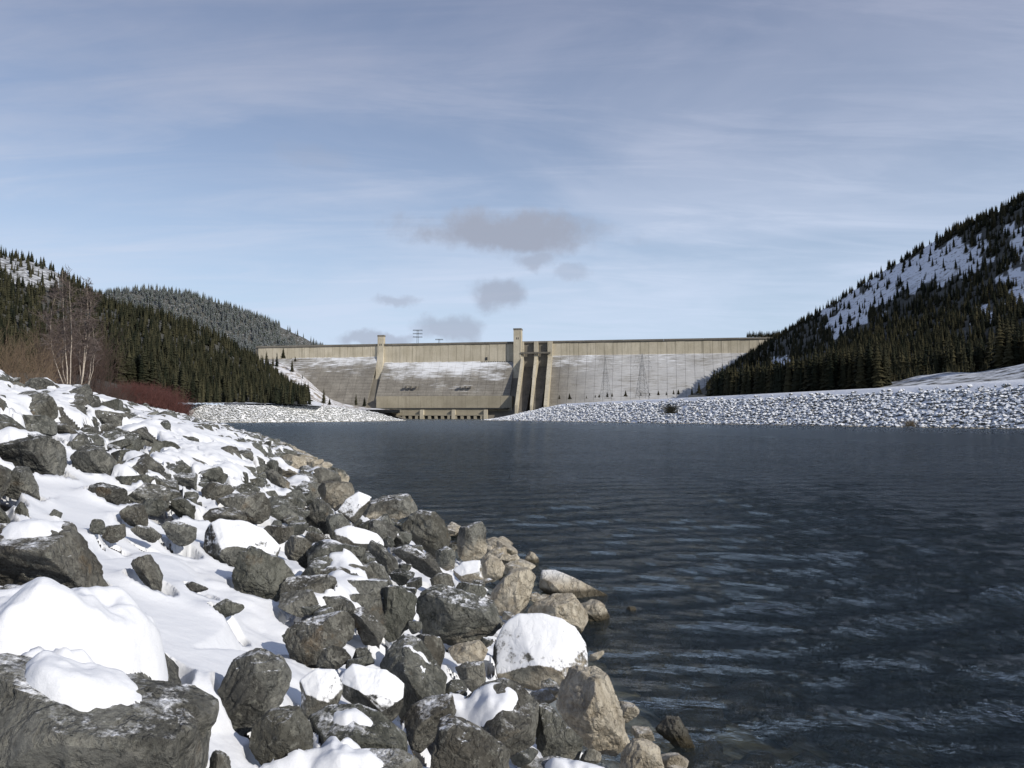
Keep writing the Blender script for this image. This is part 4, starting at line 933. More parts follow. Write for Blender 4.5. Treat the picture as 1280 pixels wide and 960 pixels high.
# ------------------------------------------------------------------ traced boulders of the near bank
# (outline in photograph pixels, material, share of the height taken by the snow-catching top, description)
D, T, U_, Wt = 'd', 't', 'u', 'w'
HERO = [
 ([(-90,812),(0,806),(60,838),(130,862),(200,856),(252,850),(284,872),(285,905),(272,950),(250,1015),(-90,1015)], D, .34, 'huge dark slab-faced boulder in the bottom left corner under the deep snow drift'),
 ([(-90,740),(0,716),(50,722),(120,744),(200,782),(264,840),(240,885),(100,900),(-90,900)], D, .92, 'rock wholly buried under the broad sloping snow drift at the left edge'),
 ([(-50,668),(0,652),(100,647),(110,655),(135,712),(162,768),(130,764),(60,734),(0,722),(-50,726)], D, .42, 'grey slab with a thick snow top above the huge bottom left boulder'),
 ([(162,705),(168,694),(187,690),(192,701),(205,718),(202,742),(195,742),(178,724)], D, .05, 'small stone standing on end in smooth snow on the left'),
 ([(254,770),(266,757),(282,748),(311,758),(300,766),(268,774)], D, .1, 'flat dark stone breaking through the wide snowfield'),
 ([(220,734),(240,726),(266,736),(240,741)], D, .1, 'thin dark stone tip in the snow left of the big dark boulder'),
 ([(270,862),(289,824),(312,812),(331,807),(355,819),(366,836),(363,860),(348,886),(320,905),(292,916),(274,892)], D, .08, 'rounded grey-brown boulder touching the right end of the huge bottom left one'),
 ([(308,938),(318,905),(340,884),(374,880),(388,906),(394,934),(375,948),(325,958)], D, .08, 'squat dark grey boulder below the rounded grey-brown one'),
 ([(258,1000),(262,945),(272,932),(286,940),(292,975),(285,1000)], D, .1, 'small pale knob of rock at the bottom edge beside the huge boulder'),
 ([(348,794),(367,778),(413,767),(430,760),(443,770),(450,792),(428,806),(400,824),(378,830),(362,816)], D, .12, 'wide brown-grey boulder with a humped back right of the snowfield'),
 ([(436,762),(455,757),(472,774),(484,788),(474,802),(454,801),(446,790)], D, .45, 'small snow-topped boulder right of the wide humped one'),
 ([(388,812),(416,802),(432,812),(441,824),(420,834),(390,829)], D, .1, 'small black stone under the wide humped boulder'),
 ([(470,762),(474,730),(486,725),(500,730),(522,745),(521,772),(511,785),(486,797),(472,785)], D, .08, 'blocky upright dark boulder with one shaded and one lit face'),
 ([(518,758),(520,738),(545,728),(600,744),(619,752),(630,780),(618,794),(580,803),(530,790)], D, .26, 'large rounded dark boulder with snow on its upper left shoulder'),
 ([(512,800),(528,788),(552,795),(558,815),(550,838),(530,832),(514,818)], D, .1, 'cracked dark ledge under the large rounded boulder'),
 ([(554,813),(572,803),(600,799),(613,812),(601,827),(566,827)], T, .1, 'tan wedge-shaped stone under the large rounded boulder'),
 ([(568,834),(582,826),(606,826),(609,856),(592,862),(574,852)], D, .12, 'small boxy grey stone below the tan wedge'),
 ([(609,815),(628,782),(648,765),(704,771),(722,780),(743,803),(740,822),(734,838),(700,842),(668,854),(640,846),(609,834)], U_, .82, 'broad boulder with a frosted white face and a bare dark right end'),
 ([(689,880),(700,852),(713,833),(757,832),(772,852),(776,876),(789,916),(772,938),(746,940),(710,912)], T, .04, 'tall tan boulder with cracked face by the water, near the bottom'),
 ([(776,940),(790,920),(806,921),(824,934),(832,960),(800,972),(774,962)], T, .05, 'rounded pale tan boulder in the bottom right, touching the water'),
 ([(817,904),(832,894),(848,895),(860,912),(871,938),(852,942),(838,925),(822,915)], Wt, .1, 'brown algae-covered rock standing alone in the water'),
 ([(778,765),(785,757),(794,758),(797,766),(788,771)], Wt, .2, 'small round tan stone in the water beyond the snowy point'),
 ([(671,738),(677,712),(692,710),(715,724),(742,734),(762,744),(762,752),(745,757),(715,750)], U_, .7, 'long boulder dusted white, its bare tan tip reaching towards the water'),
 ([(715,772),(720,756),(742,746),(762,758),(769,774),(766,787),(738,784)], T, .1, 'tan boulder at the water under the long dusted one'),
 ([(652,768),(668,752),(690,742),(716,741),(730,756),(738,772),(727,786),(700,776),(672,776)], T, .3, 'rounded cream boulder behind the frosted white face'),
 ([(614,738),(640,710),(664,707),(673,718),(667,746),(652,764),(625,764),(611,750)], T, .18, 'pale tan slab with a slanting grey top edge'),
 ([(598,706),(603,696),(611,691),(635,704),(634,716),(616,724),(600,720)], T, .25, 'lumpy tan stone left of the pale slab at the waterline'),
 ([(655,697),(662,688),(670,692),(676,703),(672,712),(657,707)], T, .1, 'small pointed tan stone on the waterline beside the pale slab'),
 ([(640,691),(645,687),(658,692),(652,696),(641,695)], Wt, .3, 'flat rust-brown stone awash left of the pointed one'),
 ([(570,674),(572,660),(588,655),(602,651),(609,660),(609,692),(592,702),(572,700)], D, .12, 'block of grey rock with a white tip sticking out over the water'),
 ([(500,656),(525,632),(542,637),(557,652),(566,672),(560,687),(545,692),(520,674),(503,668)], D, .1, 'tall dark rounded boulder at the water behind the snow streaks'),
 ([(543,688),(558,682),(572,690),(570,706),(556,712),(546,704)], D, .1, 'small brown boulder beneath the tall dark rounded one'),
 ([(444,650),(458,626),(480,619),(525,616),(536,622),(536,638),(500,646),(470,650)], D, .15, 'long flat-topped grey boulder against the water'),
 ([(384,610),(396,600),(420,601),(438,603),(447,616),(436,630),(424,640),(404,628)], T, .1, 'cream-faced boulder with dark top breaking the waterline'),
 ([(420,640),(432,624),(448,614),(467,622),(456,640),(444,652)], U_, .75, 'smooth slab wholly white with snow beside the cream boulder'),
 ([(378,636),(384,624),(394,618),(412,630),(420,645),(418,662),(404,663),(382,652)], D, .05, 'smooth dark grey boulder below the cream-faced one'),
 ([(406,650),(412,642),(427,641),(441,655),(430,670),(412,673)], D, .1, 'black angular boulder right of the smooth dark grey one'),
 ([(270,624),(292,616),(330,615),(344,636),(338,650),(312,653),(286,640)], D, .2, 'long oval dark boulder with an overhanging lip in mid bank'),
 ([(246,650),(262,636),(288,631),(310,642),(317,656),(290,662),(256,660)], D, .3, 'low dark boulder with a snow streak under the oval one'),
 ([(286,716),(289,696),(311,679),(332,687),(354,698),(371,722),(371,744),(330,744),(296,741)], D, .06, 'big dark round-shouldered boulder in mid bank with pale lichen veins'),
 ([(244,690),(250,662),(275,648),(305,648),(332,661),(352,684),(344,704),(300,706),(262,704)], U_, .6, 'big boulder under a domed snow cap behind the round-shouldered one'),
 ([(349,678),(362,668),(382,672),(401,690),(396,706),(372,709),(356,694)], D, .08, 'plain brown-grey boulder right of the domed snow cap'),
 ([(324,658),(345,655),(367,658),(368,670),(350,678),(330,668)], D, .1, 'smooth light grey stone over the plain brown-grey boulder'),
 ([(376,666),(392,664),(412,672),(417,690),(402,694),(384,680)], D, .15, 'rough black streaky stone in mid bank'),
 ([(416,662),(436,656),(484,671),(480,682),(452,686),(422,690)], U_, .65, 'wedge with a bright snowy top between black stones'),
 ([(456,680),(464,674),(478,681),(498,700),(498,712),(484,716),(466,698)], D, .08, 'leaning shard of grey rock pointing up to the left'),
 ([(486,690),(496,680),(512,681),(540,692),(556,712),(540,719),(512,708)], D, .4, 'sloping boulder with a long snow streak down its back'),
 ([(454,708),(466,701),(480,708),(491,726),(478,732),(460,724)], D, .05, 'small olive-grey round boulder below the leaning shard'),
 ([(486,717),(500,709),(519,716),(516,726),(500,730),(488,724)], D, .4, 'small snow-crowned stone just above the blocky upright boulder'),
 ([(536,724),(546,716),(570,716),(574,732),(556,735),(540,732)], D, .1, 'dark rounded stone behind the large rounded boulder'),
 ([(568,734),(572,726),(604,731),(611,742),(602,748),(578,744)], D, .15, 'grey-brown stone wedged left of the pale slab'),
 ([(566,712),(578,702),(600,700),(606,724),(584,727),(570,722)], U_, .6, 'whitened boulder among grey ones near the pale slab'),
 ([(-30,556),(0,546),(30,537),(60,538),(88,552),(88,580),(80,597),(45,596),(0,578),(-30,575)], D, .42, 'long dark overhanging ledge loaded with snow at the left edge'),
 ([(0,602),(20,582),(37,582),(50,604),(51,621),(25,621),(3,614)], D, .08, 'gabled dark stone under the snowy ledge at the left edge'),
 ([(86,572),(100,552),(130,558),(146,576),(152,598),(130,603),(92,586)], D, .12, 'broad dark boulder right of the snowy ledge'),
 ([(116,536),(132,528),(153,535),(140,550),(122,547)], D, .12, 'arched dark stone in the upper bank under a snow sheet'),
 ([(56,528),(82,527),(108,546),(86,552),(68,538)], D, .15, 'low dark stone with a ragged top in the upper left bank'),
 ([(134,522),(145,515),(161,514),(166,532),(150,528)], D, .1, 'greenish-brown block in the upper bank'),
 ([(94,512),(104,507),(116,508),(119,520),(98,518)], D, .08, 'olive block near the top of the bank, left of the reddish one'),
 ([(117,511),(130,509),(134,521),(122,521)], 'r', .05, 'small reddish-brown stone near the top of the bank'),
 ([(4,488),(8,479),(22,476),(46,487),(47,494),(28,495),(10,491)], D, .08, 'flat grey boulder high on the bank near the left edge'),
 ([(102,622),(108,608),(122,602),(162,612),(171,626),(158,633),(108,627)], D, .12, 'long pointed grey boulder in the left half of the bank'),
 ([(146,642),(158,632),(178,630),(188,645),(188,658),(160,656)], D, .08, 'angular grey stone below the long pointed boulder'),
 ([(201,657),(208,651),(230,652),(246,658),(246,674),(226,682),(208,672)], D, .14, 'dark two-humped stone left of the domed snow cap'),
 ([(158,661),(172,656),(188,658),(205,670),(192,678),(170,671)], D, .1, 'flat-faced tilted stone left of the dark two-humped one'),
 ([(124,672),(134,655),(158,655),(160,671),(142,677)], D, .15, 'dark jagged stone over the snow behind the standing stone'),
 ([(161,604),(172,601),(186,605),(186,616),(172,618)], D, .1, 'small black stone above the snow hollow'),
 ([(161,559),(172,552),(184,546),(201,556),(198,567),(172,567)], D, .1, 'black ridge-backed boulder in the upper mid bank'),
 ([(126,558),(140,555),(156,561),(148,571),(134,568)], D, .35, 'dark stone with a white cap beside the broad dark boulder'),
 ([(208,596),(226,590),(248,592),(246,614),(222,612)], D, .25, 'block with a snow-sheeted top in mid bank'),
 ([(250,612),(264,600),(288,606),(297,614),(276,628),(254,637)], D, .15, 'steep olive-grey boulder left of the oval dark one'),
 ([(206,630),(225,618),(244,632),(244,648),(222,642)], D, .2, 'grey-brown boulder with a drooping snow lip'),
 ([(17,640),(27,624),(36,638),(38,652),(25,651)], D, .05, 'little upright dark stone above the thick snow slab'),
 ([(58,646),(67,636),(79,641),(76,648),(64,651)], D, .1, 'little black stone alone above the thick snow slab'),
 ([(-30,640),(0,632),(14,646),(12,655),(-10,658)], D, .05, 'grey stone cut by the left edge above the thick snow slab'),
 ([(346,572),(362,567),(382,572),(386,586),(370,589),(350,584)], T, .2, 'cream boulder on the far waterline behind the flat one'),
 ([(383,579),(392,575),(404,573),(406,579),(394,584),(384,585)], T, .1, 'long flat cream stone reaching out into the water'),
 ([(340,590),(348,583),(364,584),(382,593),(376,601),(350,600)], T, .35, 'cream boulder with a snow-dusted back at the waterline'),
 ([(324,596),(330,588),(342,586),(366,606),(368,613),(340,612)], T, .25, 'tan boulder with dark top just uphill of the cream ones'),
 ([(538,965),(541,925),(550,898),(564,893),(590,903),(612,917),(640,938),(655,1000),(530,1000)], D, .08, 'sharp dark grey boulder at the bottom edge, right of the snow hollow'),
 ([(664,884),(672,874),(684,880),(690,905),(736,930),(722,950),(690,958),(668,930)], D, .05, 'bare dark rock on the right flank of the bright snow dome'),
 ([(556,908),(580,872),(606,853),(632,845),(655,850),(678,876),(672,920),(640,942),(596,930)], D, .88, 'boulder under the bright domed mound of snow at bottom centre'),
 ([(382,893),(410,880),(448,875),(480,890),(511,916),(513,940),(470,955),(394,945)], D, .8, 'boulder wholly under a smooth snow pillow near the bottom edge'),
 ([(300,962),(330,953),(400,958),(440,935),(500,934),(540,956),(545,1000),(300,1000)], D, .85, 'boulder buried in snow at the bottom edge'),
 ([(366,872),(372,850),(394,834),(418,836),(430,858),(420,886),(397,896),(378,890)], U_, .55, 'left one of the pair of snow-streaked rocks under the wide humped boulder'),
 ([(418,850),(440,828),(484,836),(506,854),(504,888),(492,898),(458,886),(428,872)], U_, .5, 'right one of the pair of snow-streaked rocks under the wide humped boulder'),
 ([(468,830),(478,806),(506,791),(526,799),(545,822),(562,846),(556,866),(528,878),(503,890),(488,862)], D, .42, 'big boulder half hidden by a snow drift on its right shoulder'),
 ([(498,900),(512,880),(540,868),(566,866),(572,890),(556,915),(525,935),(505,925)], D, .75, 'low rock under blue-shadowed snow left of the bright snow dome'),
 ([(640,1000),(650,950),(690,942),(730,952),(770,962),(800,985),(800,1010),(640,1010)], D, .6, 'snow-crusted dark rock cut by the bottom edge near the water'),
]
SNOWFIELD = [(110, 800, 150, 62), (622, 885, 40, 22), (250, 790, 150, 42), (180, 700, 70, 50), (235, 725, 60, 30), (60, 630, 60, 15), (460, 905, 70, 40), (95, 605, 40, 20), (450, 940, 90, 30)]
boulders = []; sboost = []     # (object verts world, tris) for the snow
def clip_u(poly):
    # convex hull, counter-clockwise in (right, up)
    pts = sorted(set(poly))
    def half(ps):
        h = []
        for p in ps:
            while len(h) >= 2 and (h[-1][0]-h[-2][0])*(p[1]-h[-2][1])-(h[-1][1]-h[-2][1])*(p[0]-h[-2][0]) <= 0: h.pop()
            h.append(p)
        return h
    a, b = half(pts), half(pts[::-1]); return a[:-1] + b[:-1]
mats = {'d': M_ROCK, 't': M_ROCK_TAN, 'u': M_ROCK_DUST, 'w': M_ROCK_WET}
M_RED_ROCK = simple('reddish_rock', (0.14, 0.075, 0.055), 0.85, 0.4, 8.0); mats['r'] = M_RED_ROCK
foot = []
def hero(i, poly, mt, band, label):
    rg = random.Random(100 + i)
    xs = [p[0] for p in poly]; ys_ = [p[1] for p in poly]; cx_, cy_ = (min(xs) + max(xs)) / 2, (min(ys_) + max(ys_)) / 2; bot = max(ys_)
    yb = cy_ * 0.22 + bot * 0.78
    base = hit(cx_, min(yb, 1010), -0.08, -0.12)
    depth = (base - Vector((0, 0, CAMZ))).length
    rd = Vector(ray(cx_, cy_)).normalized(); C0 = Vector((0, 0, CAMZ)) + rd * depth
    fwd = rd; rgt = Vector((fwd.y, -fwd.x, 0)).normalized(); up = rgt.cross(fwd).normalized()
    cen = math.hypot(*[(cx_ - 640) / F, 0])
    def loc(px, py):
        d = Vector(ray(px, py)); t = depth / d.dot(fwd); q = Vector((0, 0, CAMZ)) + d * t - C0
        return (q.dot(rgt), q.dot(up))
    hh_ = bot - min(ys_); hull = clip_u([loc(p[0], p[1] + (0.13 * hh_ if p[1] > cy_ + .25 * hh_ and mt != 'w' else 0)) for p in poly])
    W_ = max(p[0] for p in hull) - min(p[0] for p in hull); H_ = max(p[1] for p in hull) - min(p[1] for p in hull)
    gx = sum(p[0] for p in hull) / len(hull); gy = sum(p[1] for p in hull) / len(hull)
    hull = [(a - gx, b - gy) for a, b in hull]; C = C0 + rgt * gx + up * gy
    tf = 0.34 * (W_ * H_) ** 0.5 * rg.uniform(.9, 1.15); tb = tf * 1.35; delta = math.asin(-fwd.z)
    al_top = delta + math.radians(13)
    if band > .2 and mt == 'u': al_top = math.atan(band * H_ / tf)
    elif band > .2: tf = min(max(tf, band * H_ / math.tan(al_top)), 0.95 * W_); al_top = min(math.atan(band * H_ / tf), al_top + .12)
    C = C + fwd * tf * 0.55
    planes = []
    for k in range(len(hull)):
        a, b = hull[k], hull[(k + 1) % len(hull)]; ex, ey = b[0] - a[0], b[1] - a[1]; L = math.hypot(ex, ey)
        if L < 1e-5: continue
        nx, ny = ey / L, -ex / L; dd = nx * a[0] + ny * a[1]
        if dd <= 0.01: continue
        if ny > 0.35:
            al = al_top if band > .2 else math.radians(rg.uniform(8, 26))
        else: al = math.radians(rg.uniform(4, 48))
        planes.append((nx * math.cos(al), ny * math.cos(al), -math.sin(al), dd * math.cos(al)))
        ab = math.radians(rg.uniform(15, 40)); planes.append((nx * math.cos(ab), ny * math.cos(ab), math.sin(ab), dd * math.cos(ab)))
        if rg.random() < .2 and band < .2:
            a3 = math.radians(rg.uniform(38, 58)); planes.append((nx * math.cos(a3), ny * math.cos(a3), -math.sin(a3), dd * math.cos(a3) + tf * math.sin(a3) * rg.uniform(.45, .7)))
    yaw = rg.uniform(-.5, .5); s_ = .92
    for yw, pt_ in ((yaw - rg.uniform(.3, .75), rg.uniform(-.3, .3)), (yaw + rg.uniform(.3, .75), rg.uniform(-.3, .35)), (rg.uniform(-.3, .3), rg.uniform(-.8, -.3))):
        v = Vector((math.sin(yw) * math.cos(pt_), math.sin(pt_), -math.cos(yw) * math.cos(pt_))); planes.append((v.x, v.y, v.z, tf * s_ * rg.uniform(.85, 1.05)))
    planes += [(rg.uniform(-.2, .2), -.1, .97, tb)]
    A = np.array(planes); lvl = 5 if (max(xs) - min(xs)) > 75 else (4 if (max(xs) - min(xs)) > 30 else 3)
    d_, f_ = ico(lvl); hs = np.array([W_ / 2, H_ / 2, (tf + tb) / 2]); dirs = d_ * hs; dirs /= np.linalg.norm(dirs, axis=1)[:, None]
    cd_ = ico(3)[0] * hs; cd_ /= np.linalg.norm(cd_, axis=1)[:, None]
    A = chips(cd_, A, 4 if band < .3 else 2, np.random.default_rng(i), .78, .92)
    rad = rock_shape(dirs, A[:, :3], A[:, 3], 130); v = dirs * rad[:, None]; sz = float((W_ * H_) ** .5)
    v = roughen(v, sz, 40 + i, .022, .020 if band < .5 else .004, .010 if band < .5 else .004, .016 if band < .5 else .003)
    R3 = np.array([rgt, up, fwd]); wv_ = v @ R3
    me_ = mesh_np('boulder', wv_, f_, mats[mt], True)
    if band < .5: me_.set_sharp_from_angle(angle=math.radians(20))
    o = link('boulder', me_, None, C)
    tag(o, label, 'boulder', 'rocks of the near bank')
    boulders.append((wv_ + np.array(C), f_)); sboost.append(np.full(len(f_), .1 if mt == 'u' else 1.0 if band >= .4 else (.55 if band > .2 else rg.uniform(-.25, .25)))); foot.append((C.x, C.y, max(W_, tf + tb) / 2, C.z))
    return o
for i, h in enumerate(HERO): hero(i, *h)
HULLS = [([(p[0], p[1]) for p in h[0]], max(p[1] for p in h[0])) for h in HERO]

# the rest of the bank: random quarry rock in the same sizes
PRO = [random_rock(4, 300 + i) for i in range(14)]; PROL = [random_rock(3, 300 + i) for i in range(14)]; PROLL = [random_rock(2, 300 + i) for i in range(14)]
promesh = [[mesh_np('boulder', v, f, mt, True) for (v, f) in PRO] for mt in (M_ROCK, M_ROCK_TAN)]
for pm_ in promesh:
    for q_ in pm_: q_.set_sharp_from_angle(angle=math.radians(24))
def overlap(px, py, wpx, Y, X):
    for (pl, bt) in HULLS:
        for ox, oy in ((0, 0), (-.18, 0), (.18, 0), (0, -.25)):
            if inpoly(px + ox * wpx, py + oy * wpx, pl): return True
    return False
placed = []; cellsz = 1.0; gridh = {}
def near_ok(X, Y, r):
    ci, cj = int(X // cellsz), int(Y // cellsz)
    for a in (-1, 0, 1):
        for b in (-1, 0, 1):
            for (x, y, q) in gridh.get((ci + a, cj + b), ()):
                if (x - X) ** 2 + (y - Y) ** 2 < ((0.48 if r > .26 else 0.36) * (q + r)) ** 2: return False
    return True
for (x, y, r, z) in foot: gridh.setdefault((int(x // cellsz), int(y // cellsz)), []).append((x, y, r * .8))
def try_place(n_, y0, y1, smin, smax, sdens=1.0):
    c = 0
    for _ in range(n_):
        Y = y0 * (y1 / y0) ** RNG.random() if y1 > 40 else RNG.uniform(y0, y1)
        sc_ = float(crestS(Y)); s_ = RNG.uniform(0.3 if Y < 20 else -0.3, sc_ + 0.6); X = float(waterX(Y)) - s_ / .93
        r = (smin + (smax - smin) * RNG.random() ** 2.2) / 2
        if s_ < 0.2: r = min(r, .38)
        if s_ > sc_ - 1.6: r = min(r, .40)
        z = float(bank_z(X, Y)) if s_ > 0 else -0.05 + 0.2 * s_
        px, py = proj(X, Y, z + r * .3); wpx = 2 * r * F / Y
        if px < -60 or px > 1300: continue
        if py < 1010 and any(((px - a) / (c_ + wpx * .4)) ** 2 + ((py - b) / (d_ + wpx * .4)) ** 2 < 1 for a, b, c_, d_ in SNOWFIELD): continue
        if overlap(px, py, wpx, Y, X): continue
        if not near_ok(X, Y, r): continue
        placed.append((X, Y, z, r, px, py, wpx)); gridh.setdefault((int(X // cellsz), int(Y // cellsz)), []).append((X, Y, r)); c += 1
    return c
try_place(500, 3.0, 16, .45, .95); try_place(5000, 3.0, 18, .16, .5)
try_place(3500, 15, 60, .65, 1.35); try_place(7000, 15, 70, .3, .7)
try_place(3500, 55, 420, .8, 1.5); try_place(3000, 60, 250, .4, .8)
placed.sort(key=lambda p: -p[6]); NI = 300 - len(HERO) - 2
merge = []; mboost = []
def short(lb):
    w_ = lb.split()
    for q in range(3, len(w_)):
        if w_[q] in ('under', 'above', 'below', 'at', 'right', 'left', 'beside', 'behind', 'touching', 'near', 'by', 'against', 'over', 'breaking', 'sticking', 'standing', 'uphill', 'wedged', 'cut', 'among', 'in', 'on', 'between', 'reaching', 'awash', 'with', 'beneath', 'beyond', 'just'):
            if q + 2 < 8 and w_[q] in ('with', 'in', 'at', 'under', 'over', 'on'):
                for z_ in range(q + 2, min(len(w_), 9)):
                    if w_[z_] in ('under', 'above', 'below', 'right', 'left', 'beside', 'behind', 'touching', 'near', 'by', 'against', 'over', 'by'): return ' '.join(w_[:z_]).rstrip(',')
                return ' '.join(w_[:min(len(w_), 8)]).rstrip(',')
            return ' '.join(w_[:q]).rstrip(',')
    return ' '.join(w_[:8])
HC = [(sum(p[0] for p in h[0]) / len(h[0]), sum(p[1] for p in h[0]) / len(h[0]), short(h[3])) for h in HERO]
used_lab = {}
def rock_label(s_, sc_, Y, px, py, wpx, tan):
    c = 'tan' if tan else 'dark'; sz_ = 'small' if wpx < 24 else ('mid-sized' if wpx < 42 else 'large')
    for hc in sorted(HC, key=lambda h: (h[0] - px) ** 2 + (h[1] - py) ** 2)[:4]:
        dx, dy = px - hc[0], py - hc[1]
        if math.hypot(dx, dy) > 95: break
        rel = ('right of' if dx > 0 else 'left of') if abs(dx) > abs(dy) * 1.3 else ('below' if dy > 0 else 'above')
        lab = ' '.join(f'{sz_} {c} rock just {rel} the {hc[2]}'.split()[:16])
        if lab not in used_lab: used_lab[lab] = 1; return lab
    a = 'close to the waterline' if s_ < 1.6 else ('along the top of the bank' if s_ > sc_ - 1.8 else 'half way up the bank')
    return f'{sz_} {c} angular rock {a} ' + ('in the foreground' if Y < 13 else ('beyond the foreground boulders' if Y < 24 else 'far along towards the birches'))
for k, (X, Y, z, r, px, py, wpx) in enumerate(placed):
    j = k % 14; s_ = float(bank_s(X, Y)); sc_ = float(crestS(Y)); rz = RNG.uniform(0, 6.28); tx, ty = RNG.uniform(-.45, .45), RNG.uniform(-.45, .45)
    Mx = Matrix.Rotation(rz, 3, 'Z') @ Matrix.Rotation(tx, 3, 'X') @ Matrix.Rotation(ty, 3, 'Y'); M_ = np.array(Mx) * (2 * r * 1.12)
    C = np.array([X, Y, z + r * RNG.uniform(-.02, .30)]); rb = float(np.clip(RNG.normal(.62, .5), -.5, 1)) * min(1, max(0, (s_ - .6) / 1.5))
    if k < NI:
        tan = s_ < RNG.uniform(.5, 1.0) and RNG.random() < .8
        o = link('boulder', promesh[1 if tan else 0][j], None, C); o.rotation_mode = 'QUATERNION'; o.rotation_quaternion = Mx.to_quaternion(); o.scale = (2 * r * 1.12,) * 3
        lb = rock_label(s_, sc_, Y, px, py, wpx, tan)
        tag(o, lb, 'boulder', 'rocks of the near bank')
        boulders.append((PRO[j][0] @ M_.T + C, PRO[j][1])); sboost.append(np.full(len(PRO[j][1]), rb))
    else:
        V, Fc = (PROL[j] if wpx > 14 else PROLL[j]); merge.append((V @ M_.T + C, Fc)); mboost.append(np.full(len(Fc), rb))
def cat(lst):
    b = 0; vs = []; fs = []
    for v, f in lst: vs.append(v); fs.append(f + b); b += len(v)
    return np.vstack(vs), np.vstack(fs)
for _ in range(420):      # drowned stones on the bed beside the bank
    Y = RNG.uniform(4, 26); s_ = -RNG.uniform(.1, 3.6); X = float(waterX(Y)) - s_ / .93; r = RNG.uniform(.12, .42); j = int(RNG.integers(14))
    q = random_rot = np.array(Matrix.Rotation(RNG.uniform(0, 6.28), 3, 'Z')) * 2 * r
    merge.append((PROLL[j][0] @ q.T + np.array([X, Y, min(float(bank_z(X, Y)) - .35 + r * .2, -r * .75)]), PROLL[j][1])); mboost.append(np.zeros(len(PROLL[j][1])))
V, Fc = cat(merge); o = link('riprap_rocks', mesh_np('riprap_rocks', V, Fc, M_ROCK, False)); tag(o, kind='stuff')
print('rocks', len(placed), 'tris', len(Fc))

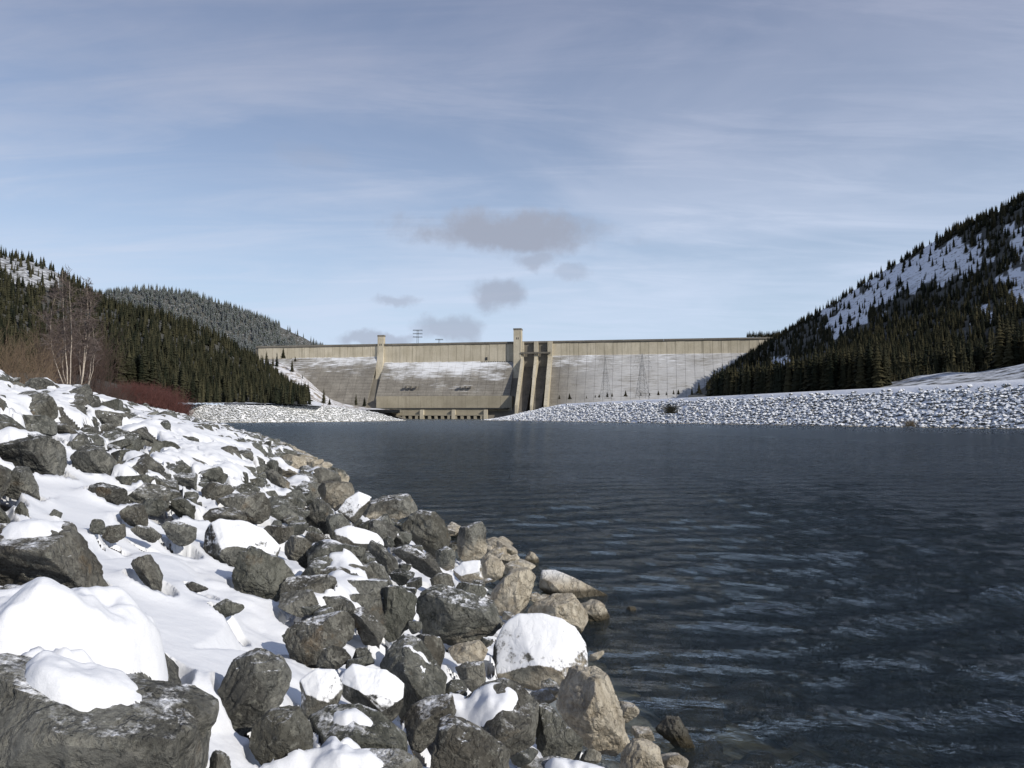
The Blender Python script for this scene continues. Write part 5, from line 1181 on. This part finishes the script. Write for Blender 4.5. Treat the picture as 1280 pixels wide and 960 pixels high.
# ------------------------------------------------------------------ snow lying over the near bank: drifted over whatever is below it
def build_snow():
    V, Fc = cat(boulders + merge); bvh = BVHTree.FromPolygons(V.tolist(), Fc.tolist())
    dl = 0.0023; dr = 0.0042
    th = np.arange(math.radians(-41), math.radians(20), dl); lr = np.arange(math.log(1.9), math.log(170), dr)
    LR, T = np.meshgrid(lr, th, indexing='ij'); R = np.exp(LR); X = R * np.sin(T); Y = R * np.cos(T)
    s_ = bank_s(X, Y); sc_ = crestS(Y); G = bank_z(X, Y) - 0.42
    act = (s_ > -0.6) & (s_ < sc_ + 8)
    TB = np.concatenate(sboost + mboost); BO = np.zeros_like(G)
    Hh = G.copy(); down = Vector((0, 0, -1)); ii, jj = np.nonzero(act & (s_ < sc_ + 1.5)); rc = bvh.ray_cast
    zt = (bank_z(X, Y) + 2.5)
    for a, b in zip(ii.tolist(), jj.tolist()):
        h = rc((X[a, b], Y[a, b], zt[a, b]), down, 3.2)
        if h[0] is not None and h[0][2] > Hh[a, b]: Hh[a, b] = h[0][2]; BO[a, b] = TB[h[2]]
    def gk(sig):
        n_ = max(1, int(3 * sig + .5)); x = np.arange(-n_, n_ + 1); k = np.exp(-.5 * (x / sig) ** 2); return k / k.sum()
    def conv(A, sr, st):
        def ax(A, k, axis):
            n_ = len(k) // 2; P = np.pad(A, [(n_, n_) if i == axis else (0, 0) for i in (0, 1)], mode='edge'); out = 0
            for q, w_ in enumerate(k): out = out + w_ * (P[q:q + A.shape[0], :] if axis == 0 else P[:, q:q + A.shape[1]])
            return out
        return ax(ax(A, gk(sr), 0), gk(st), 1)
    Bk = (G + 0.42)      # subtract the bank so that blurring acts on the relief only
    rel = Hh - Bk
    def blur(A, sig):   # sig in metres, spatially even
        out = np.zeros_like(A); lv = [0.5, 1, 2, 4, 8, 16, 32, 64]
        want = np.clip(sig / (R[:, 0] * dl), lv[0], lv[-1]); lw = np.log2(want); lb = [math.log2(x) for x in lv]
        for k in range(len(lv)):
            wt = np.clip(1 - np.abs(lw - lb[k]), 0, 1)
            if wt.max() <= 0: continue
            rows = np.nonzero(wt > 0)[0]; pad_ = int(3.2 * lv[k]) + 2; a0, a1 = max(0, rows[0] - pad_), min(A.shape[0], rows[-1] + pad_ + 1)
            B = conv(A[a0:a1], lv[k] * dl / dr, lv[k]); out[a0:a1] += wt[a0:a1, None] * B
        return out
    BO = blur(BO, 0.05)
    b1 = blur(rel, 0.045); b2 = blur(rel, 0.13); b3 = blur(rel, 0.42)
    # slope of the lightly blurred surface, in metres per metre
    full = blur(rel, 0.075) + Bk; gr_ = np.gradient(full, dr, axis=0) / R; gt = np.gradient(full, dl, axis=1) / R; g = np.sqrt(gr_ ** 2 + gt ** 2)
    g = blur(g, 0.05)
    nz1 = fbm(np.stack([X * 1.1, Y * 1.1, X * 0], -1), 3, 71); nz2 = fbm(np.stack([X * 6, Y * 6, X * 0], -1), 3, 72)
    cov = np.clip((s_ - 1.2) / 2.6, 0, 1) * 0.07 * np.clip((17 - Y) / 5, 0, 1) + np.clip((s_ - 1.0) / 4.5, 0, 1) * 0.45 + 0.05 * nz1 - 0.22
    PX_, PY_ = proj(X, Y, Bk + 0.2)
    fieldb = np.zeros_like(X)
    for a, b, c_, d_ in SNOWFIELD: fieldb = np.maximum(fieldb, np.clip(1.4 - ((PX_ - a) / c_) ** 2 - ((PY_ - b) / d_) ** 2, 0, 1))
    fill = b3 + cov * 1.0 + fieldb * 0.22                    # drift level in the hollows
    base_ = b2 + 0.065
    S_ = np.maximum(base_, fill) ; S_ = 0.5 * (S_ + np.log(np.exp(14 * base_) + np.exp(14 * fill)) / 14 - 0.02)
    S_ = S_ + (0.045 + 0.03 * nz2 + 0.02 * nz1) * np.clip(BO, -.5, 1)
    thin = np.clip((g + 0.22 * nz2 + 0.25 * nz1 - 1.05 - 0.9 * BO) / 0.5, 0, 1.6) * 0.20           # steep rock sheds its snow
    thin = np.where(rel - b2 > 0.02, thin, thin)
    S_ = S_ - thin + 0.014 * nz2 + 0.022 * fbm(np.stack([X * 2.6, Y * 2.6, X * 0], -1), 2, 73) + np.clip(cov + .06, -.2, 0) * 0.9 * (1 - np.clip(BO, 0, 1))
    near = np.clip((s_ + 0.1) / 0.8, 0, 1); S_ = S_ - (1 - near) * 0.5 * (1 - np.clip(BO, 0, 1))
    # keep buried vertices just under the rock so the edges stay crisp and thick
    S_ = S_ - np.clip((rel - b2 - 0.055) / 0.09, 0, 1) * 0.16 * (1 - np.clip((BO - .8) * 5, 0, 1))     # narrow tips stay bare
    S_ = np.maximum(S_, rel - 0.6)
    # frozen thickness: never more than this above what it lies on
    S_ = np.minimum(S_, np.maximum(rel, b2) + 0.32)
    # past the crest plain ground snow
    S_ = np.where(s_ > sc_ + .6, S_ - 0.05, S_)
    Zs = S_ + Bk; vis = (S_ > rel - 0.03) & act
    c4 = vis[:-1, :-1] | vis[1:, :-1] | vis[:-1, 1:] | vis[1:, 1:]
    allv = vis[:-1, :-1] & vis[1:, :-1] & vis[:-1, 1:] & vis[1:, 1:]
    st_ = np.stack([S_[:-1, :-1], S_[1:, :-1], S_[:-1, 1:], S_[1:, 1:]]); jump = st_.max(0) - st_.min(0); cz = R[:-1, :-1] * dr
    VS = np.stack([vis[:-1, :-1], vis[1:, :-1], vis[:-1, 1:], vis[1:, 1:]]); topvis = np.take_along_axis(VS, st_.argmax(0)[None], 0)[0]
    lim = np.where(allv, np.where(fieldb[:-1, :-1] > 0.02, 0.45, 0.10 + 2.5 * cz), 0.055 + 1.5 * cz); steep = jump > lim
    skirt = c4 & steep & topvis; c4 = c4 & ~steep           # caps end in a short rounded lip, nothing hangs down the sides of rocks
    P = np.stack([X, Y, Zs], -1); idx = np.arange(X.size).reshape(X.shape)
    q = np.stack([idx[:-1, :-1], idx[:-1, 1:], idx[1:, 1:], idx[1:, :-1]], -1)[c4][:, ::-1]
    used = np.unique(q); rm = np.full(X.size, -1); rm[used] = np.arange(len(used))
    # faces wind so the normals look up
    Vv = P.reshape(-1, 3)[used]; Q = rm[q]
    sq = np.stack([idx[:-1, :-1], idx[:-1, 1:], idx[1:, 1:], idx[1:, :-1]], -1)[skirt][:, ::-1]
    if len(sq):
        W_ = P.reshape(-1, 3)[sq].copy(); zm = W_[:, :, 2].max(1); base_z = (Hh.ravel()[sq]).max(1)
        low = np.minimum(zm - 0.05, np.maximum(base_z - 0.04, zm - 0.16)); W_[:, :, 2] = np.maximum(W_[:, :, 2], low[:, None]); n0_ = len(Vv)
        Vv = np.vstack([Vv, W_.reshape(-1, 3)]); Q = np.vstack([Q, np.arange(len(sq) * 4).reshape(-1, 4) + n0_])
    me = mesh_np('snow_cover', Vv, Q, M_SNOW, True)
    n0 = me.polygons[0].normal.z
    if n0 < 0: me.flip_normals()
    o = link('snow_cover', me); tag(o, kind='stuff'); print('snow quads', len(q))
build_snow()

# ------------------------------------------------------------------ riprap of the two far embankments
def far_rocks(name, P, size, mat, lvl=1):
    vs, fs = [], []; b = 0; vr = [random_rock(lvl, 500 + i, .8) for i in range(10)]
    for k in range(len(P)):
        v, f = vr[k % 10]; a = RNG.uniform(0, 6.28); ca, sa = math.cos(a), math.sin(a); R_ = np.array([[ca, -sa, 0], [sa, ca, 0], [0, 0, 1]]) * size[k]
        tl = RNG.uniform(-.4, .4); R_ = R_ @ np.array([[1, 0, 0], [0, math.cos(tl), -math.sin(tl)], [0, math.sin(tl), math.cos(tl)]])
        vs.append(v @ R_.T + P[k]); fs.append(f + b); b += len(v)
    o = link(name, mesh_np(name, np.vstack(vs), np.vstack(fs), mat, False)); tag(o, kind='stuff')
P = []; Sz = []
for _ in range(17000):
    Y = 130 * (838 / 130.0) ** RNG.random(); a = 191 + 31.0 * RNG.random() ** 0.9
    if a > 219 and RNG.random() < .8: continue
    X = a - .27 * Y; z = float(rbank(a, Y)); z = z * float(right_end(a, Y)) if z > 0 else z; P.append((X, Y, z + .05)); Sz.append((.55 + 1.25 * RNG.random() ** 1.8) * (1 + Y / 900))
P = np.array(P); Sz = np.array(Sz); px_, py_ = proj(P[:, 0], P[:, 1], P[:, 2]); k_ = (px_ < 1380); P = P[k_]; Sz = Sz[k_]; n_ = P[:, 1] < 300; far_rocks('embankment_rocks', P[n_], Sz[n_], M_ROCK_FARR, 1); far_rocks('embankment_rocks', P[~n_], Sz[~n_], M_ROCK_FARR, 0)
pp = RNG.uniform(160, 508, 5200); tt = RNG.uniform(0.0, .98, 5200); P = lbank(pp, tt); far_rocks('left_embankment_rocks', P, RNG.uniform(.8, 2.0, 5200), M_ROCK_FAR, 0)
